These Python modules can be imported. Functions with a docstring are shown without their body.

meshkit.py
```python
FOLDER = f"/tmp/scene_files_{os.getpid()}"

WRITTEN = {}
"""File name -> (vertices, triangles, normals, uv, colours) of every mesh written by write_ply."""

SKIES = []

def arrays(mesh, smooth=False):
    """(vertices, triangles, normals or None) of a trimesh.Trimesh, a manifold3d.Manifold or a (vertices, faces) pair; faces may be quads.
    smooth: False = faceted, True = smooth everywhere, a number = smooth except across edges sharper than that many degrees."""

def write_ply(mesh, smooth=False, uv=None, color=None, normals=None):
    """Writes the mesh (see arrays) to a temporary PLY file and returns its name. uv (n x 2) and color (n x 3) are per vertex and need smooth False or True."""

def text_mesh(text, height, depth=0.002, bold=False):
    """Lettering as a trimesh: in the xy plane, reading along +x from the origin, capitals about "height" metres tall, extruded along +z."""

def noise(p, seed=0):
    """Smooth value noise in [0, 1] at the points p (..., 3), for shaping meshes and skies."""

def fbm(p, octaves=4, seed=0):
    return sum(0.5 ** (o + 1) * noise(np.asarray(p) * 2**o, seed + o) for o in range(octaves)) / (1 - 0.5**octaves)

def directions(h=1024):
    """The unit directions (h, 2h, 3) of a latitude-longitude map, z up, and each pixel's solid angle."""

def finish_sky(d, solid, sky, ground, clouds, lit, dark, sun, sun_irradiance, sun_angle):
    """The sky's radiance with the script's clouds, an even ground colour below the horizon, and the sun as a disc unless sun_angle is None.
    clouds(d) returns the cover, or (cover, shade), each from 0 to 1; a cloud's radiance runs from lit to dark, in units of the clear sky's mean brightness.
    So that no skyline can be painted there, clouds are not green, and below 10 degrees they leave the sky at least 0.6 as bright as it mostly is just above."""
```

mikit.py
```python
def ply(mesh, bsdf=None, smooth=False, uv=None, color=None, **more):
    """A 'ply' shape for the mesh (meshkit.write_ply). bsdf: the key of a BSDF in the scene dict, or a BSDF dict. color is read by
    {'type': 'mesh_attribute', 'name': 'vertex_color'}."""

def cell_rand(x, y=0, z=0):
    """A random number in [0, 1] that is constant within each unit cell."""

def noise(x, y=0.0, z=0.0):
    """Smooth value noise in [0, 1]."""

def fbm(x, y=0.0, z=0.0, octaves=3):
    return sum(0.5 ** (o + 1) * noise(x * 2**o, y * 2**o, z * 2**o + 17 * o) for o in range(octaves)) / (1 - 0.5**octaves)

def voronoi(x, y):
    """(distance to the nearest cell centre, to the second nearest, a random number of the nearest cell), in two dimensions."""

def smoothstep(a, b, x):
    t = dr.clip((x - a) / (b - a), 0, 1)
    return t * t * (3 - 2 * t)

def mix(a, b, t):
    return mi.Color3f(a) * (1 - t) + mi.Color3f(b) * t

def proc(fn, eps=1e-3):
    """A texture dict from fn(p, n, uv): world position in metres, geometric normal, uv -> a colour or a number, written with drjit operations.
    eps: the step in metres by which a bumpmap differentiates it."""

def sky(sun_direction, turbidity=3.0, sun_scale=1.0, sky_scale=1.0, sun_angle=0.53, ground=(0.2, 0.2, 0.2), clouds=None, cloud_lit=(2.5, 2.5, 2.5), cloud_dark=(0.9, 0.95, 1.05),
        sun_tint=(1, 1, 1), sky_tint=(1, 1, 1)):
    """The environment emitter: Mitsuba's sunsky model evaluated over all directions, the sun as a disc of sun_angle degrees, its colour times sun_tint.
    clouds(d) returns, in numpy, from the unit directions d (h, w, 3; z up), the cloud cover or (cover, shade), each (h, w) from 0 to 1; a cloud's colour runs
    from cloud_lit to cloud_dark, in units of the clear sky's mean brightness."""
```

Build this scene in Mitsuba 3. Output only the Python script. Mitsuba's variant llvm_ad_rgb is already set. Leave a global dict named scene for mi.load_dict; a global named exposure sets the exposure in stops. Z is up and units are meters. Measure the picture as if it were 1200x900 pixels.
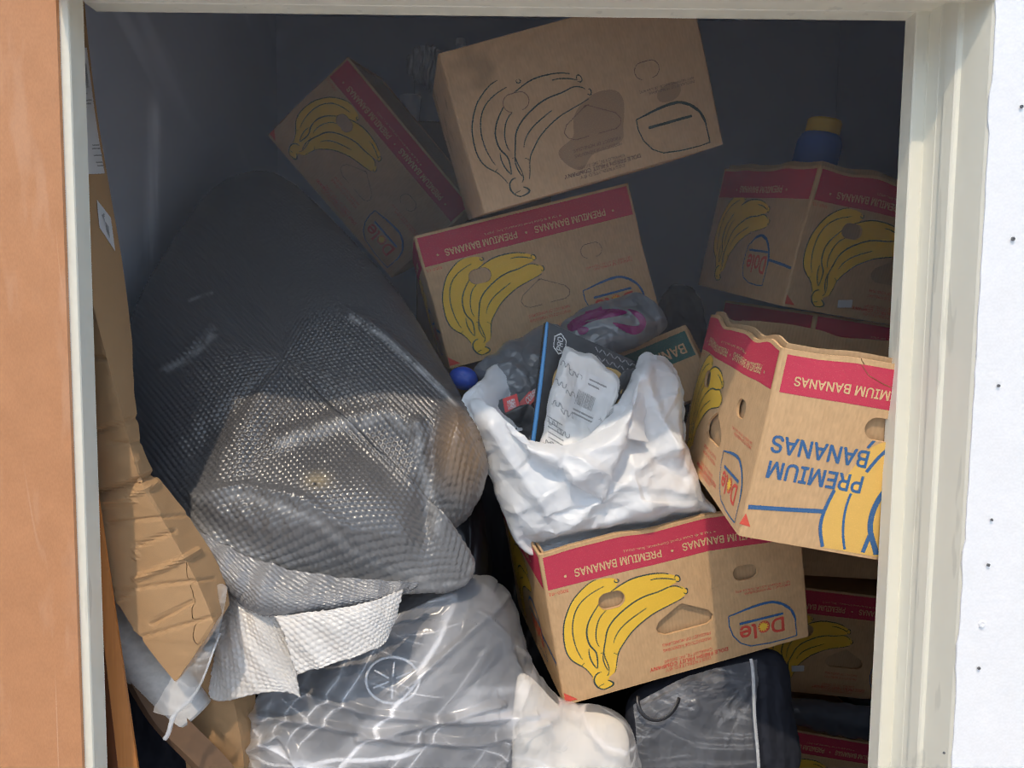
import math, random
import numpy as np, trimesh, shapely
import drjit as dr
import mitsuba as mi
import mikit, meshkit
from shapely.geometry import Polygon, LineString, Point, box as sbox
from scipy.interpolate import RectBivariateSpline, CubicSpline
from scipy.spatial.transform import Rotation as Rot

T = mi.ScalarTransform4f
rng = np.random.default_rng(7)
scene, labels = {}, {}

# ---------------------------------------------------------------- camera, sky, sun, exposure
F, CAM = 870.0, np.array([0, 0, 1.25])
PITCH, ROLL = math.radians(4.4), math.radians(0.65)
FW = np.array([0, math.cos(PITCH), -math.sin(PITCH)])
_up, _rt = np.array([0, math.sin(PITCH), math.cos(PITCH)]), np.array([1.0, 0, 0])
RT = _rt * math.cos(ROLL) + _up * math.sin(ROLL)
UP = -_rt * math.sin(ROLL) + _up * math.cos(ROLL)
scene['camera'] = {'type': 'perspective', 'fov': 2 * math.degrees(math.atan(600 / F)), 'fov_axis': 'x', 'near_clip': 0.05, 'far_clip': 100.0,
                   'to_world': T().look_at(origin=CAM.tolist(), target=(CAM + FW).tolist(), up=UP.tolist())}
SUN_EL, SUN_AZ = math.radians(55), math.radians(15)
SUN = (-math.sin(SUN_AZ) * math.cos(SUN_EL), -math.cos(SUN_AZ) * math.cos(SUN_EL), math.sin(SUN_EL))
scene['sky'] = mikit.sky(SUN, turbidity=4.0, sun_scale=0.30, sky_scale=1.95, sun_angle=1.0, ground=(0.2, 0.195, 0.19), sky_tint=(1.0, 0.905, 0.775))
exposure = 2.32

# ---------------------------------------------------------------- helpers
def at(px, py, y):
    """The point at depth y that a picture point of the photograph's layout stands for."""
    d = FW + RT * (px - 600) / F - UP * (py - 450) / F
    return CAM + d * (y / d[1])

def pts(l): return np.array([at(*p) for p in l])

def srgb(r, g, b):
    c = np.array([r, g, b]) / 255.0
    return tuple(np.where(c < 0.04045, c / 12.92, ((c + 0.055) / 1.055) ** 2.4).round(4).tolist())

def rgb(c): return {'type': 'rgb', 'value': list(map(float, c))}

def mat(name, color, rough=0.6, spec=0.5, two=True, **more):
    d = {'type': 'principled', 'base_color': color if isinstance(color, dict) else rgb(color), 'roughness': rough, 'specular': spec, **more}
    scene[name] = {'type': 'twosided', 'bsdf': d} if two else d
    return name

def bump(name, inner, fn, scale=1.0, eps=1e-3):
    """Wraps the material called inner in a relief of fn (metres)."""
    b = scene.pop(inner)
    core = b['bsdf'] if b['type'] == 'twosided' else b
    scene[name] = {'type': 'twosided', 'bsdf': {'type': 'bumpmap', 'arbitrary': mikit.proc(fn, eps), 'scale': scale, 'bsdf': core}}
    return name

def numbered(name):
    if name not in USED: USED[name] = 0; return name
    USED[name] += 1
    return f'{name}_{USED[name]:03d}'
USED = {}

def thing(name, label, cat, group=None, kind=None):
    key = numbered(name)
    labels[key] = {'label': label, 'category': cat}
    if group: labels[key]['group'] = group
    if kind: labels[key]['kind'] = kind
    return key

def put(parent, name, mesh, m, smooth=False, label=None, kind=None, **kw):
    """One part under its parent; name None: the thing's own mesh."""
    key = parent if name is None else numbered(parent + '__' + name)
    scene[key] = mikit.ply(mesh, m, smooth, **kw)
    if label or kind: labels[key] = {**labels.get(key, {}), **({'label': label} if label else {}), **({'kind': kind} if kind else {})}
    return key

def structure(key, mesh, m, label, cat, smooth=False):
    labels[key] = {'label': label, 'category': cat, 'kind': 'structure'}
    scene[key] = mikit.ply(mesh, m, smooth)

def slab(x0, x1, y0, y1, z0, z1):
    m = trimesh.creation.box((x1 - x0, y1 - y0, z1 - z0)); m.apply_translation(((x0 + x1) / 2, (y0 + y1) / 2, (z0 + z1) / 2)); return m

def bevel_box(sx, sy, sz, r):
    """A box with bevelled edges, centred."""
    c = np.array([[a * (sx / 2 - (k != 0) * r), b * (sy / 2 - (k != 1) * r), e * (sz / 2 - (k != 2) * r)] for k in range(3) for a in (-1, 1) for b in (-1, 1) for e in (-1, 1)])
    return trimesh.convex.convex_hull(c)

def cat(ms): return trimesh.util.concatenate(ms)

def closed_curve(p, n):
    p = np.asarray(p, float); q = np.vstack([p, p[:1]])
    t = np.r_[0, np.cumsum(np.linalg.norm(np.diff(q, axis=0), axis=1) ** 0.7 + 1e-9)]
    s = CubicSpline(t, q, bc_type='periodic')
    fine = s(np.linspace(0, t[-1], n * 8, endpoint=False))
    d = np.r_[0, np.cumsum(np.linalg.norm(np.diff(np.vstack([fine, fine[:1]]), axis=0), axis=1))]
    x = np.linspace(0, d[-1], n, endpoint=False)
    ff = np.vstack([fine, fine[:1]])
    return np.stack([np.interp(x, d, ff[:, k]) for k in range(3)], 1)

def open_curve(p, n):
    p = np.asarray(p, float)
    if len(p) < 3:
        s = np.linspace(0, 1, n)[:, None]; return p[0] * (1 - s) + p[-1] * s
    t = np.r_[0, np.cumsum(np.linalg.norm(np.diff(p, axis=0), axis=1) ** 0.6 + 1e-9)]
    return CubicSpline(t, p)(np.linspace(0, t[-1], n))

def tube(p, r, sides=10, n=None, flat=1.0):
    """A swept round (or flattened) rod through the points, with closed ends."""
    p = open_curve(p, n or max(8, 6 * len(p)))
    t = np.gradient(p, axis=0); t /= np.linalg.norm(t, axis=1, keepdims=True)
    a = np.cross(t, [0, 1, 0.13]); a /= np.linalg.norm(a, axis=1, keepdims=True); b = np.cross(t, a)
    k = np.arange(sides) * 2 * np.pi / sides
    rr = np.broadcast_to(r, (len(p),))[:, None, None]
    v = (p[:, None] + rr * (np.cos(k)[None, :, None] * a[:, None] + flat * np.sin(k)[None, :, None] * b[:, None])).reshape(-1, 3)
    i, j = np.meshgrid(np.arange(len(p) - 1), np.arange(sides), indexing='ij')
    q = np.stack([i * sides + j, i * sides + (j + 1) % sides, (i + 1) * sides + (j + 1) % sides, (i + 1) * sides + j], -1).reshape(-1, 4)
    f = np.vstack([q[:, [0, 1, 2]], q[:, [0, 2, 3]]])
    n0 = len(v); v = np.vstack([v, p[:1], p[-1:]])
    cap = [[n0, (j + 1) % sides, j] for j in range(sides)] + [[n0 + 1, n0 - sides + j, n0 - sides + (j + 1) % sides] for j in range(sides)]
    m = trimesh.Trimesh(v, np.vstack([f, cap]), process=False); m.fix_normals(); return m

def crease(p, s, seed=0, sharp=3.0):
    """Sharp ridge lines in [0, 1], as of crumpled sheet."""
    n = meshkit.noise(np.asarray(p) * s + meshkit.noise(np.asarray(p) * s * 0.6, seed + 50)[..., None] * 0.8, seed)
    return (1 - np.abs(2 * n - 1)) ** sharp

def facets(p, s, seed=0, warp=2.2):
    """Crumple: distance-to-cell folds, flat facets meeting in creases."""
    out = 0
    for k in range(3):
        r = Rot.from_rotvec([0.7 * k + seed, 1.3 * k, 0.5 * seed]).as_matrix()
        q = (np.asarray(p) @ r.T)[..., 0] * s * (1 + 0.37 * k) + warp * meshkit.noise(np.asarray(p) * s * 0.55, seed + k)
        out = out + np.abs((q % 1) - 0.5) * 2 / 3
    return out

def crumple(u, v, spacing, amp, seed=0, stretch=1.0, turn=0.0):
    """Flat triangular facets that meet in creases, as of crumpled film."""
    from scipy.interpolate import LinearNDInterpolator
    u, v = np.ravel(u), np.ravel(v); c, d = math.cos(turn), math.sin(turn); a, b = (u * c + v * d) / stretch, v * c - u * d
    g = np.random.default_rng(seed + 1000); lo, hi = (a.min() - 2 * spacing, b.min() - 2 * spacing), (a.max() + 2 * spacing, b.max() + 2 * spacing)
    n = int(max(12, (hi[0] - lo[0]) * (hi[1] - lo[1]) / spacing ** 2))
    q = np.vstack([np.stack([g.uniform(lo[0], hi[0], n), g.uniform(lo[1], hi[1], n)], 1), [lo, hi, (lo[0], hi[1]), (hi[0], lo[1])]])
    return amp * np.nan_to_num(LinearNDInterpolator(q, g.uniform(-0.5, 0.5, len(q)))(a, b))

def normals(v, f):
    n = np.zeros_like(v); fn = np.cross(v[f[:, 1]] - v[f[:, 0]], v[f[:, 2]] - v[f[:, 0]])
    for k in range(3): np.add.at(n, f[:, k], fn)
    return n / np.maximum(np.linalg.norm(n, axis=1, keepdims=True), 1e-12)

def blob(outline, center, front, back, nr=40, nt=160, power=2.2, lift=None, lift_back=None, bubble=None, fine=None, shade=None, root=0.5):
    """A stuffed soft body: a closed outline filled out by front (towards the door) and back metres about its own plane.
    lift(u, v, P): folds, along the body's plane normal; fine / bubble: relief along the true surface normal."""
    if np.max(np.abs(np.asarray(outline, float))) > 9: outline = pts(outline)          # given as laid out in the photograph, with depths
    B, c = closed_curve(outline, nt), np.asarray(center, float)
    _, _, vt = np.linalg.svd(B - B.mean(0)); n = vt[2]
    if n[1] > 0: n = -n
    U = np.cross([0, 0, 1.0], n); U /= np.linalg.norm(U); U = U if U[0] > 0 else -U
    V = np.cross(n, U); V = V if V[2] > 0 else -V
    r = np.sin(np.linspace(0, np.pi / 2, nr + 1))[1:]
    def side(thick, lf):
        P = c + (B - c)[None] * r[:, None, None]
        prof = np.maximum(1 - r ** power, 0) ** root
        P = P + n * (thick * prof)[:, None, None]
        if lf is not None:
            h = lf((P - c) @ U, (P - c) @ V, P) * np.minimum(1, (1 - r) * 8)[:, None]
            P = P + n * h[..., None]
        top = c + n * thick
        if lf is not None: top = top + n * float(np.ravel(lf(np.zeros((1, 1)), np.zeros((1, 1)), top[None, None]))[0])
        return P, top
    Pf, cf = side(front, lift); Pb, cb = side(-back, lift_back)
    v = np.vstack([Pf.reshape(-1, 3), Pb[:-1].reshape(-1, 3), cf, cb])
    k, j = np.meshgrid(np.arange(nr - 1), np.arange(nt), indexing='ij')
    def idx(s, a, b):
        b = b % nt
        return a * nt + b if s == 0 else np.where(a == nr - 1, (nr - 1) * nt + b, nr * nt + a * nt + b)
    fs = []
    for s in (0, 1):
        q = np.stack([idx(s, k, j), idx(s, k + 1, j), idx(s, k + 1, j + 1), idx(s, k, j + 1)], -1).reshape(-1, 4)
        tri = np.vstack([q[:, [0, 1, 2]], q[:, [0, 2, 3]]]); jj = np.arange(nt)
        fan = np.stack([np.full(nt, len(v) - 2 + s), idx(s, 0 * jj, jj), idx(s, 0 * jj, jj + 1)], 1)
        tri = np.vstack([tri, fan]); fs.append(tri if s == 0 else tri[:, ::-1])
    f = np.vstack(fs)
    fn = np.cross(v[f[:, 1]] - v[f[:, 0]], v[f[:, 2]] - v[f[:, 0]])
    if (fn[: len(fs[0])] @ n).sum() < 0: f = f[:, ::-1]
    u_, v_ = (v - c) @ U, (v - c) @ V
    for rel in (fine, bubble):
        if rel is not None: v = v + normals(v, f) * np.reshape(rel(u_, v_, v), (-1, 1))
    m = trimesh.Trimesh(v, f, process=False); m.uvw = np.stack([u_, v_], 1)
    m.basis = (c, U, V, n, nr * nt); return m

def net(ctrl, nu=40, nv=40, thick=0.002, fine=None, straight=False):
    """A sheet with thickness, splined through a net of points (rows from the top, columns from the left)."""
    c = np.array([[at(*p) if len(p) == 3 else np.array(p[:3]) for p in row] for row in ctrl])
    a, b = np.linspace(0, 1, c.shape[0]), np.linspace(0, 1, c.shape[1])
    kx, ky = (1, 1) if straight else (min(3, len(a) - 1), min(3, len(b) - 1))
    s, t = np.linspace(0, 1, nv), np.linspace(0, 1, nu)
    P = np.stack([RectBivariateSpline(a, b, c[..., k], kx=kx, ky=ky)(s, t) for k in range(3)], -1)
    v = P.reshape(-1, 3); i, j = np.meshgrid(np.arange(nv - 1), np.arange(nu - 1), indexing='ij')
    q = np.stack([i * nu + j, (i + 1) * nu + j, (i + 1) * nu + j + 1, i * nu + j + 1], -1).reshape(-1, 4)
    f = np.vstack([q[:, [0, 1, 2]], q[:, [0, 2, 3]]])
    nn = normals(v, f); uu = np.tile(t, nv) * np.linalg.norm(c[:, -1] - c[:, 0], axis=-1).mean(); vv = np.repeat(s, nu) * np.linalg.norm(c[-1] - c[0], axis=-1).mean()
    if fine is not None: v = v + nn * np.reshape(fine(uu, vv, v), (-1, 1))
    nn = normals(v, f)
    N = len(v); back = v - nn * thick
    e = np.r_[np.arange(nu), np.arange(1, nv) * nu + nu - 1, (nv - 1) * nu + np.arange(nu - 2, -1, -1), np.arange(nv - 2, 0, -1) * nu]
    e2 = np.roll(e, -1)
    rim = np.vstack([np.stack([e, e2, e2 + N], 1), np.stack([e, e2 + N, e + N], 1)])
    m = trimesh.Trimesh(np.vstack([v, back]), np.vstack([f, f[:, ::-1] + N, rim]), process=False)
    m.uvw = np.tile(np.stack([uu, vv], 1), (2, 1)); return m

def loft(sections, n=60, fine=None, sub=6):
    """A tube of polygonal cross-section through the sections (each a list of corner points, same number, in order)."""
    S = np.array([[at(*p) if len(p) == 3 and p[0] > 3.5 or p[0] < -3.5 else np.array(p) for p in s] for s in sections], float)
    k = S.shape[1]; x = np.linspace(0, 1, len(S)); from scipy.interpolate import PchipInterpolator
    C = PchipInterpolator(x, S, axis=0)(np.linspace(0, 1, n))                      # n, k, 3
    w = np.linspace(0, 1, sub, endpoint=False)
    ring = np.concatenate([C[:, [i]] * (1 - w)[None, :, None] + C[:, [(i + 1) % k]] * w[None, :, None] for i in range(k)], 1)
    m_ = ring.shape[1]; v = ring.reshape(-1, 3)
    i, j = np.meshgrid(np.arange(n - 1), np.arange(m_), indexing='ij')
    q = np.stack([i * m_ + j, i * m_ + (j + 1) % m_, (i + 1) * m_ + (j + 1) % m_, (i + 1) * m_ + j], -1).reshape(-1, 4)
    f = np.vstack([q[:, [0, 1, 2]], q[:, [0, 2, 3]]])
    N = len(v); v = np.vstack([v, ring[0].mean(0), ring[-1].mean(0)])
    f = np.vstack([f, [[N, (j + 1) % m_, j] for j in range(m_)], [[N + 1, N - m_ + j, N - m_ + (j + 1) % m_] for j in range(m_)]])
    m = trimesh.Trimesh(v, f, process=False)
    if m.volume < 0: m.invert()
    if fine is not None: m.vertices = m.vertices + normals(np.array(m.vertices), np.array(m.faces)) * np.reshape(fine(np.array(m.vertices)), (-1, 1))
    return m

# ---------------------------------------------------------------- materials
def fbm3(p, s, o=3): return mikit.fbm(p.x * s, p.y * s, p.z * s, o)

def card(base, dark, flute=0.05, spots=0.0):
    def fn(p, n, uv):
        a = mikit.fbm(uv.x * 60, uv.y * 60, p.y * 5, 3)
        b = mikit.fbm(uv.x * 400, uv.y * 120, 3, 2)
        stripe = dr.sin(uv.x * (2 * math.pi / 0.0068)) * flute
        t = dr.clip(0.25 + 0.55 * (a - 0.45) + 0.5 * (b - 0.5) + stripe, 0, 1)
        c = mikit.mix(base, dark, t)
        if spots:
            s1 = mikit.smoothstep(0.60, 0.72, mikit.fbm(uv.x * 9 + 4, uv.y * 11 + 2, 1.5, 3))
            c = c * (1 - spots * s1)
        return c
    return mikit.proc(fn)

mat('cardboard', card((0.60, 0.385, 0.205), (0.44, 0.27, 0.135)), 0.75, 0.3)
mat('cardboard_pale', card((0.56, 0.37, 0.22), (0.43, 0.275, 0.155), 0.03, 0.28), 0.75, 0.3)
mat('cardboard_inside', card((0.48, 0.32, 0.18), (0.36, 0.23, 0.125), 0.12), 0.8, 0.2)
def ink(c, v=0.25):
    def fn(p, n, uv):
        w = mikit.fbm(p.x * 900, p.y * 900, p.z * 900, 2)
        return mikit.Color(c) * (1 - v * w) if False else mi.Color3f(c) * (1 + v * (0.5 - w)) + mi.Color3f((0.5, 0.33, 0.18)) * (mikit.smoothstep(0.62, 0.85, w) * 0.25)
    return mikit.proc(fn)
mat('ink_red', ink((0.52, 0.045, 0.085)), 0.7, 0.3)
mat('ink_green', ink((0.035, 0.13, 0.11)), 0.7, 0.3)
mat('ink_yellow', ink((0.80, 0.50, 0.055), 0.15), 0.7, 0.3)
mat('ink_dark', ink((0.045, 0.065, 0.06), 0.1), 0.7, 0.3)
mat('ink_blue', ink((0.045, 0.12, 0.27), 0.15), 0.7, 0.3)
mat('ink_brown', ink((0.20, 0.12, 0.09), 0.15), 0.8, 0.2)
mat('ink_letter', ink((0.62, 0.40, 0.22), 0.15), 0.7, 0.3)
mat('ink_orange', ink((0.62, 0.09, 0.06), 0.15), 0.7, 0.3)
mat('stain', ink((0.36, 0.23, 0.14), 0.3), 0.85, 0.2)
mat('sticker_white', (0.62, 0.62, 0.62), 0.5, 0.4)
mat('label_black', (0.03, 0.03, 0.035), 0.5, 0.4)

def wall_white(p, n, uv):
    w = mikit.fbm(p.x * 30, p.y * 30, p.z * 30, 3)
    d = mikit.smoothstep(0.68, 0.8, mikit.fbm(p.x * 14 + 5, p.y * 14, p.z * 9, 4))
    g = mikit.noise(p.x * 420, p.y * 420, p.z * 420)
    return mikit.mix((0.84, 0.84, 0.85), (0.79, 0.79, 0.79), w) * (1 - 0.08 * d - 0.07 * g)
mat('white_paint_0', mikit.proc(wall_white), 0.7, 0.3)
bump('white_paint', 'white_paint_0', lambda p, n, uv: mikit.fbm(p.x * 240, p.y * 240, p.z * 240, 3) * 0.0010, 1.0, 6e-4)
def cream(p, n, uv):
    w = mikit.fbm(p.x * 25, p.y * 25, p.z * 5, 3)
    scuff = mikit.smoothstep(0.70, 0.76, mikit.fbm(p.x * 60, p.y * 60, p.z * 8 + 2, 3))
    line = mikit.smoothstep(0.012, 0.0, dr.abs(mikit.noise(p.x * 40, p.y * 40, p.z * 9) - 0.5)) * mikit.smoothstep(0.6, 0.7, mikit.noise(p.x * 3, p.y * 3, p.z * 7 + 9))
    return mikit.mix((0.74, 0.71, 0.60), (0.66, 0.64, 0.54), w) * (1 - 0.12 * scuff)
mat('cream_frame', mikit.proc(cream), 0.45, 0.4)
def hardboard(p, n, uv):
    w = mikit.fbm(p.x * 35, p.y * 35, p.z * 26, 4)
    fine = mikit.fbm(p.x * 700, 0, p.z * 260, 2)
    pale = 0.5 * mikit.smoothstep(0.60, 0.78, mikit.fbm(p.x * 42 + 3, 1, p.z * 7 + 1, 4))
    scr = mikit.smoothstep(0.01, 0.0, dr.abs(mikit.noise(p.x * 22 + 5, 0, p.z * 1.3 + 3) - 0.5)) * mikit.smoothstep(0.45, 0.7, mikit.noise(p.x * 5, 2, p.z * 6))
    c = mikit.mix((0.52, 0.245, 0.115), (0.40, 0.18, 0.08), dr.clip(0.3 + 0.8 * (w - 0.4) + 0.5 * (fine - 0.5), 0, 1))
    return mikit.mix(c, mi.Color3f((0.62, 0.38, 0.25)), dr.clip(pale * 0.45 + scr * 0.5, 0, 1))
mat('hardboard', mikit.proc(hardboard), 0.55, 0.35)
def oak(p, n, uv):
    g = mikit.fbm(p.x * 380, p.y * 200, p.z * 9, 3); w = mikit.fbm(p.x * 30, p.y * 20, p.z * 3, 2)
    return mikit.mix((0.50, 0.20, 0.055), (0.34, 0.115, 0.03), dr.clip(0.2 + 0.7 * (g - 0.3) + 0.4 * (w - 0.5), 0, 1))
mat('orange_wood', mikit.proc(oak), 0.5, 0.4)
mat('brown_wood', mikit.proc(lambda p, n, uv: mikit.mix((0.26, 0.10, 0.04), (0.18, 0.065, 0.028), mikit.fbm(p.x * 200, p.y * 100, p.z * 14, 3))), 0.5, 0.4)

def wall_dark(p, n, uv):
    w = mikit.fbm(p.x * 3, p.y * 3, p.z * 2.2, 4)
    c = mikit.mix((0.60, 0.645, 0.72), (0.50, 0.54, 0.61), w)
    left = mikit.smoothstep(-0.80, -0.86, p.x)
    # scuffs on the left wall: an upright rub mark and slanting wipes higher up
    up = dr.exp(-dr.square((p.y - 1.80 - 0.10 * (p.z - 1.6)) / 0.030)) * mikit.smoothstep(1.36, 1.46, p.z) * mikit.smoothstep(1.82, 1.72, p.z)
    q = p.y * 0.55 + p.z * 0.83
    sl = mikit.smoothstep(0.5, 0.72, mikit.fbm(q * 9, (p.y - p.z) * 1.2, 3, 3)) * mikit.smoothstep(1.72, 1.95, p.z)
    return c + mi.Color3f((0.34, 0.345, 0.355)) * (left * dr.clip(up * (0.5 + mikit.fbm(p.y * 60, p.z * 7, 1, 2)) + 0.55 * sl, 0, 1))
mat('dark_wall', mikit.proc(wall_dark), 0.55, 0.4)
mat('dark_floor', (0.05, 0.05, 0.05), 0.7, 0.3)
mat('opposite', mikit.proc(lambda p, n, uv: mikit.mix((0.76, 0.75, 0.73), (0.68, 0.67, 0.65), mikit.fbm(p.x * 2, 1, p.z * 2, 3))), 0.8, 0.2)
mat('yard', mikit.proc(lambda p, n, uv: mikit.mix((0.60, 0.575, 0.545), (0.50, 0.48, 0.455), mikit.fbm(p.x * 3, p.y * 3, 0, 4))), 0.9, 0.2)

# ---------------------------------------------------------------- the setting
YI, YF = 1.055, 0.955                                        # inner stop and outer face of the doorway
XI, XS = at(1052, 450, YI)[0], at(1085, 450, YI)[0]          # right jamb: stop edge, reveal
XL = at(97, 450, 1.0)[0]                                     # right edge of the left edge strip
ZF, ZS = at(1150, 0, YF)[2], at(640, 9, YI)[2]               # header: front edge, stop edge
structure('floor', slab(-0.9, 1.2, 0.95, 2.85, -0.05, 0.0), 'dark_floor', 'dark floor inside the storage space under the pile', 'floor')
structure('ceiling', slab(-0.9, 1.2, YF, 2.85, 2.35, 2.40), 'dark_wall', 'dark ceiling of the storage space', 'ceiling')
structure('wall_left', slab(-0.92, -0.86, 1.0, 2.85, 0, 2.35), 'dark_wall', 'dark grey inner wall on the left with pale scuff marks', 'wall')
structure('wall_right', slab(1.16, 1.22, 1.0, 2.85, 0, 2.35), 'dark_wall', 'dark inner wall on the right behind the stacked boxes', 'wall')
structure('wall_back', slab(-0.9, 1.2, 2.75, 2.81, 0, 2.35), 'dark_wall', 'dark back wall behind the pile of boxes', 'wall')
structure('ground', slab(-12, 12, -14, 0.95, -0.30, -0.20), 'yard', 'pale paved ground in front of the doorway', 'ground')
structure('wall_opposite', slab(-9, 9, -6.0, -5.6, -0.3, 3.1), 'opposite', 'long pale wall across the yard from the doorway', 'wall')
structure('wall_front', slab(at(1140, 450, YF)[0] + 0.002, 3.2, YF, YI, -0.25, 2.6), 'white_paint', 'white painted rough outer wall right of the doorway', 'wall')
structure('wall_front_left', slab(-3.0, XL - 0.02, 1.0, YI, -0.25, 2.6), 'dark_wall', 'front wall behind the brown hardboard panel', 'wall')
structure('wall_front_top', slab(XL - 0.03, XS + 0.02, YF + 0.012, YI, ZF + 0.05, 2.6), 'white_paint', 'outer wall above the doorway', 'wall')
# corner strip of the outer wall, proud by the thickness of a sheet, with its screws
e0, e1 = at(1141, 450, YF)[0], at(1163, 450, YF)[0]
zz = np.linspace(-0.2, 2.3, 160); edge = e0 + 0.0016 * (meshkit.noise(np.stack([zz * 60, zz * 0, zz * 0], 1), 3) - 0.5) - 0.0022 * (meshkit.noise(np.stack([zz * 23, zz * 0, zz * 0], 1), 5) > 0.8)
poly = Polygon(list(zip(edge, zz)) + [(e1, 2.3), (e1, -0.2)])
st = trimesh.creation.extrude_polygon(poly, 0.0022, engine='earcut'); st.apply_transform(np.array([[1, 0, 0, 0], [0, 0, -1, YF + 0.0001], [0, 1, 0, 0], [0, 0, 0, 1.0]]))
put('wall_front', 'edge_strip', st, 'white_paint')
mat('steel_dark', (0.12, 0.12, 0.125), 0.4, 0.5)
def screw(px, py, r, big):
    o = at(px, py, YF - 0.002)
    disc = trimesh.creation.revolve([(0, 0.0), (r, 0.0), (r, 0.0008), (r * 0.8, 0.0016), (r * 0.35, 0.0016), (r * 0.3, 0.0006), (0, 0.0006)], sections=16)
    disc.apply_transform(trimesh.transformations.rotation_matrix(math.pi / 2, [1, 0, 0])); disc.apply_translation(o)
    put('wall_front', 'screw', disc, 'white_paint' if big else 'steel_dark', 30)
for s in ((1151, 731, 0.0052, 1), (1158, 662, 0.0022, 0), (1147, 783, 0.0022, 0), (1162, 609, 0.0018, 0), (1197, 125, 0.0022, 0), (1187, 280, 0.0026, 0), (1106, 882, 0.0016, 0), (1170, 452, 0.002, 0)): screw(*s)

def extrude_profile(p, z0, z1, axis='z', a=None):
    g = trimesh.creation.extrude_polygon(Polygon(p), z1 - z0, engine='earcut')
    if axis == 'z': g.apply_translation((0, 0, z0))
    else: g.apply_transform(np.array([[0, 0, 1, z0], [1, 0, 0, 0], [0, 1, 0, 0], [0, 0, 0, 1.0]]))   # profile given as (y, z), run along x
    return g
xa, xb = at(1068, 450, YI)[0], at(1140, 450, YF)[0]
def reveal(t, out=0.0):
    """A point of the reveal, t from its inner to its outer edge, standing out by so much."""
    d = np.array([xb - xa, YF - YI]); n = np.array([d[1], -d[0]]) / np.linalg.norm(d)
    return tuple(np.array([xa, YI]) + d * t + n * out)
prof = [(XI, YI + 0.03), (XI, YI + 0.0015), (XI + 0.0015, YI), (xa - 0.0022, YI), (xa - 0.0012, YI + 0.001), (xa, YI), reveal(0.18), reveal(0.19, -0.0008), reveal(0.20), reveal(0.32), reveal(0.345, 0.005), reveal(0.50, 0.005), reveal(0.525, 0.0035), reveal(0.55), reveal(0.96), reveal(1.0, -0.0015), (XS + 0.03, YF + 0.002), (XS + 0.03, YI + 0.03)]
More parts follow.
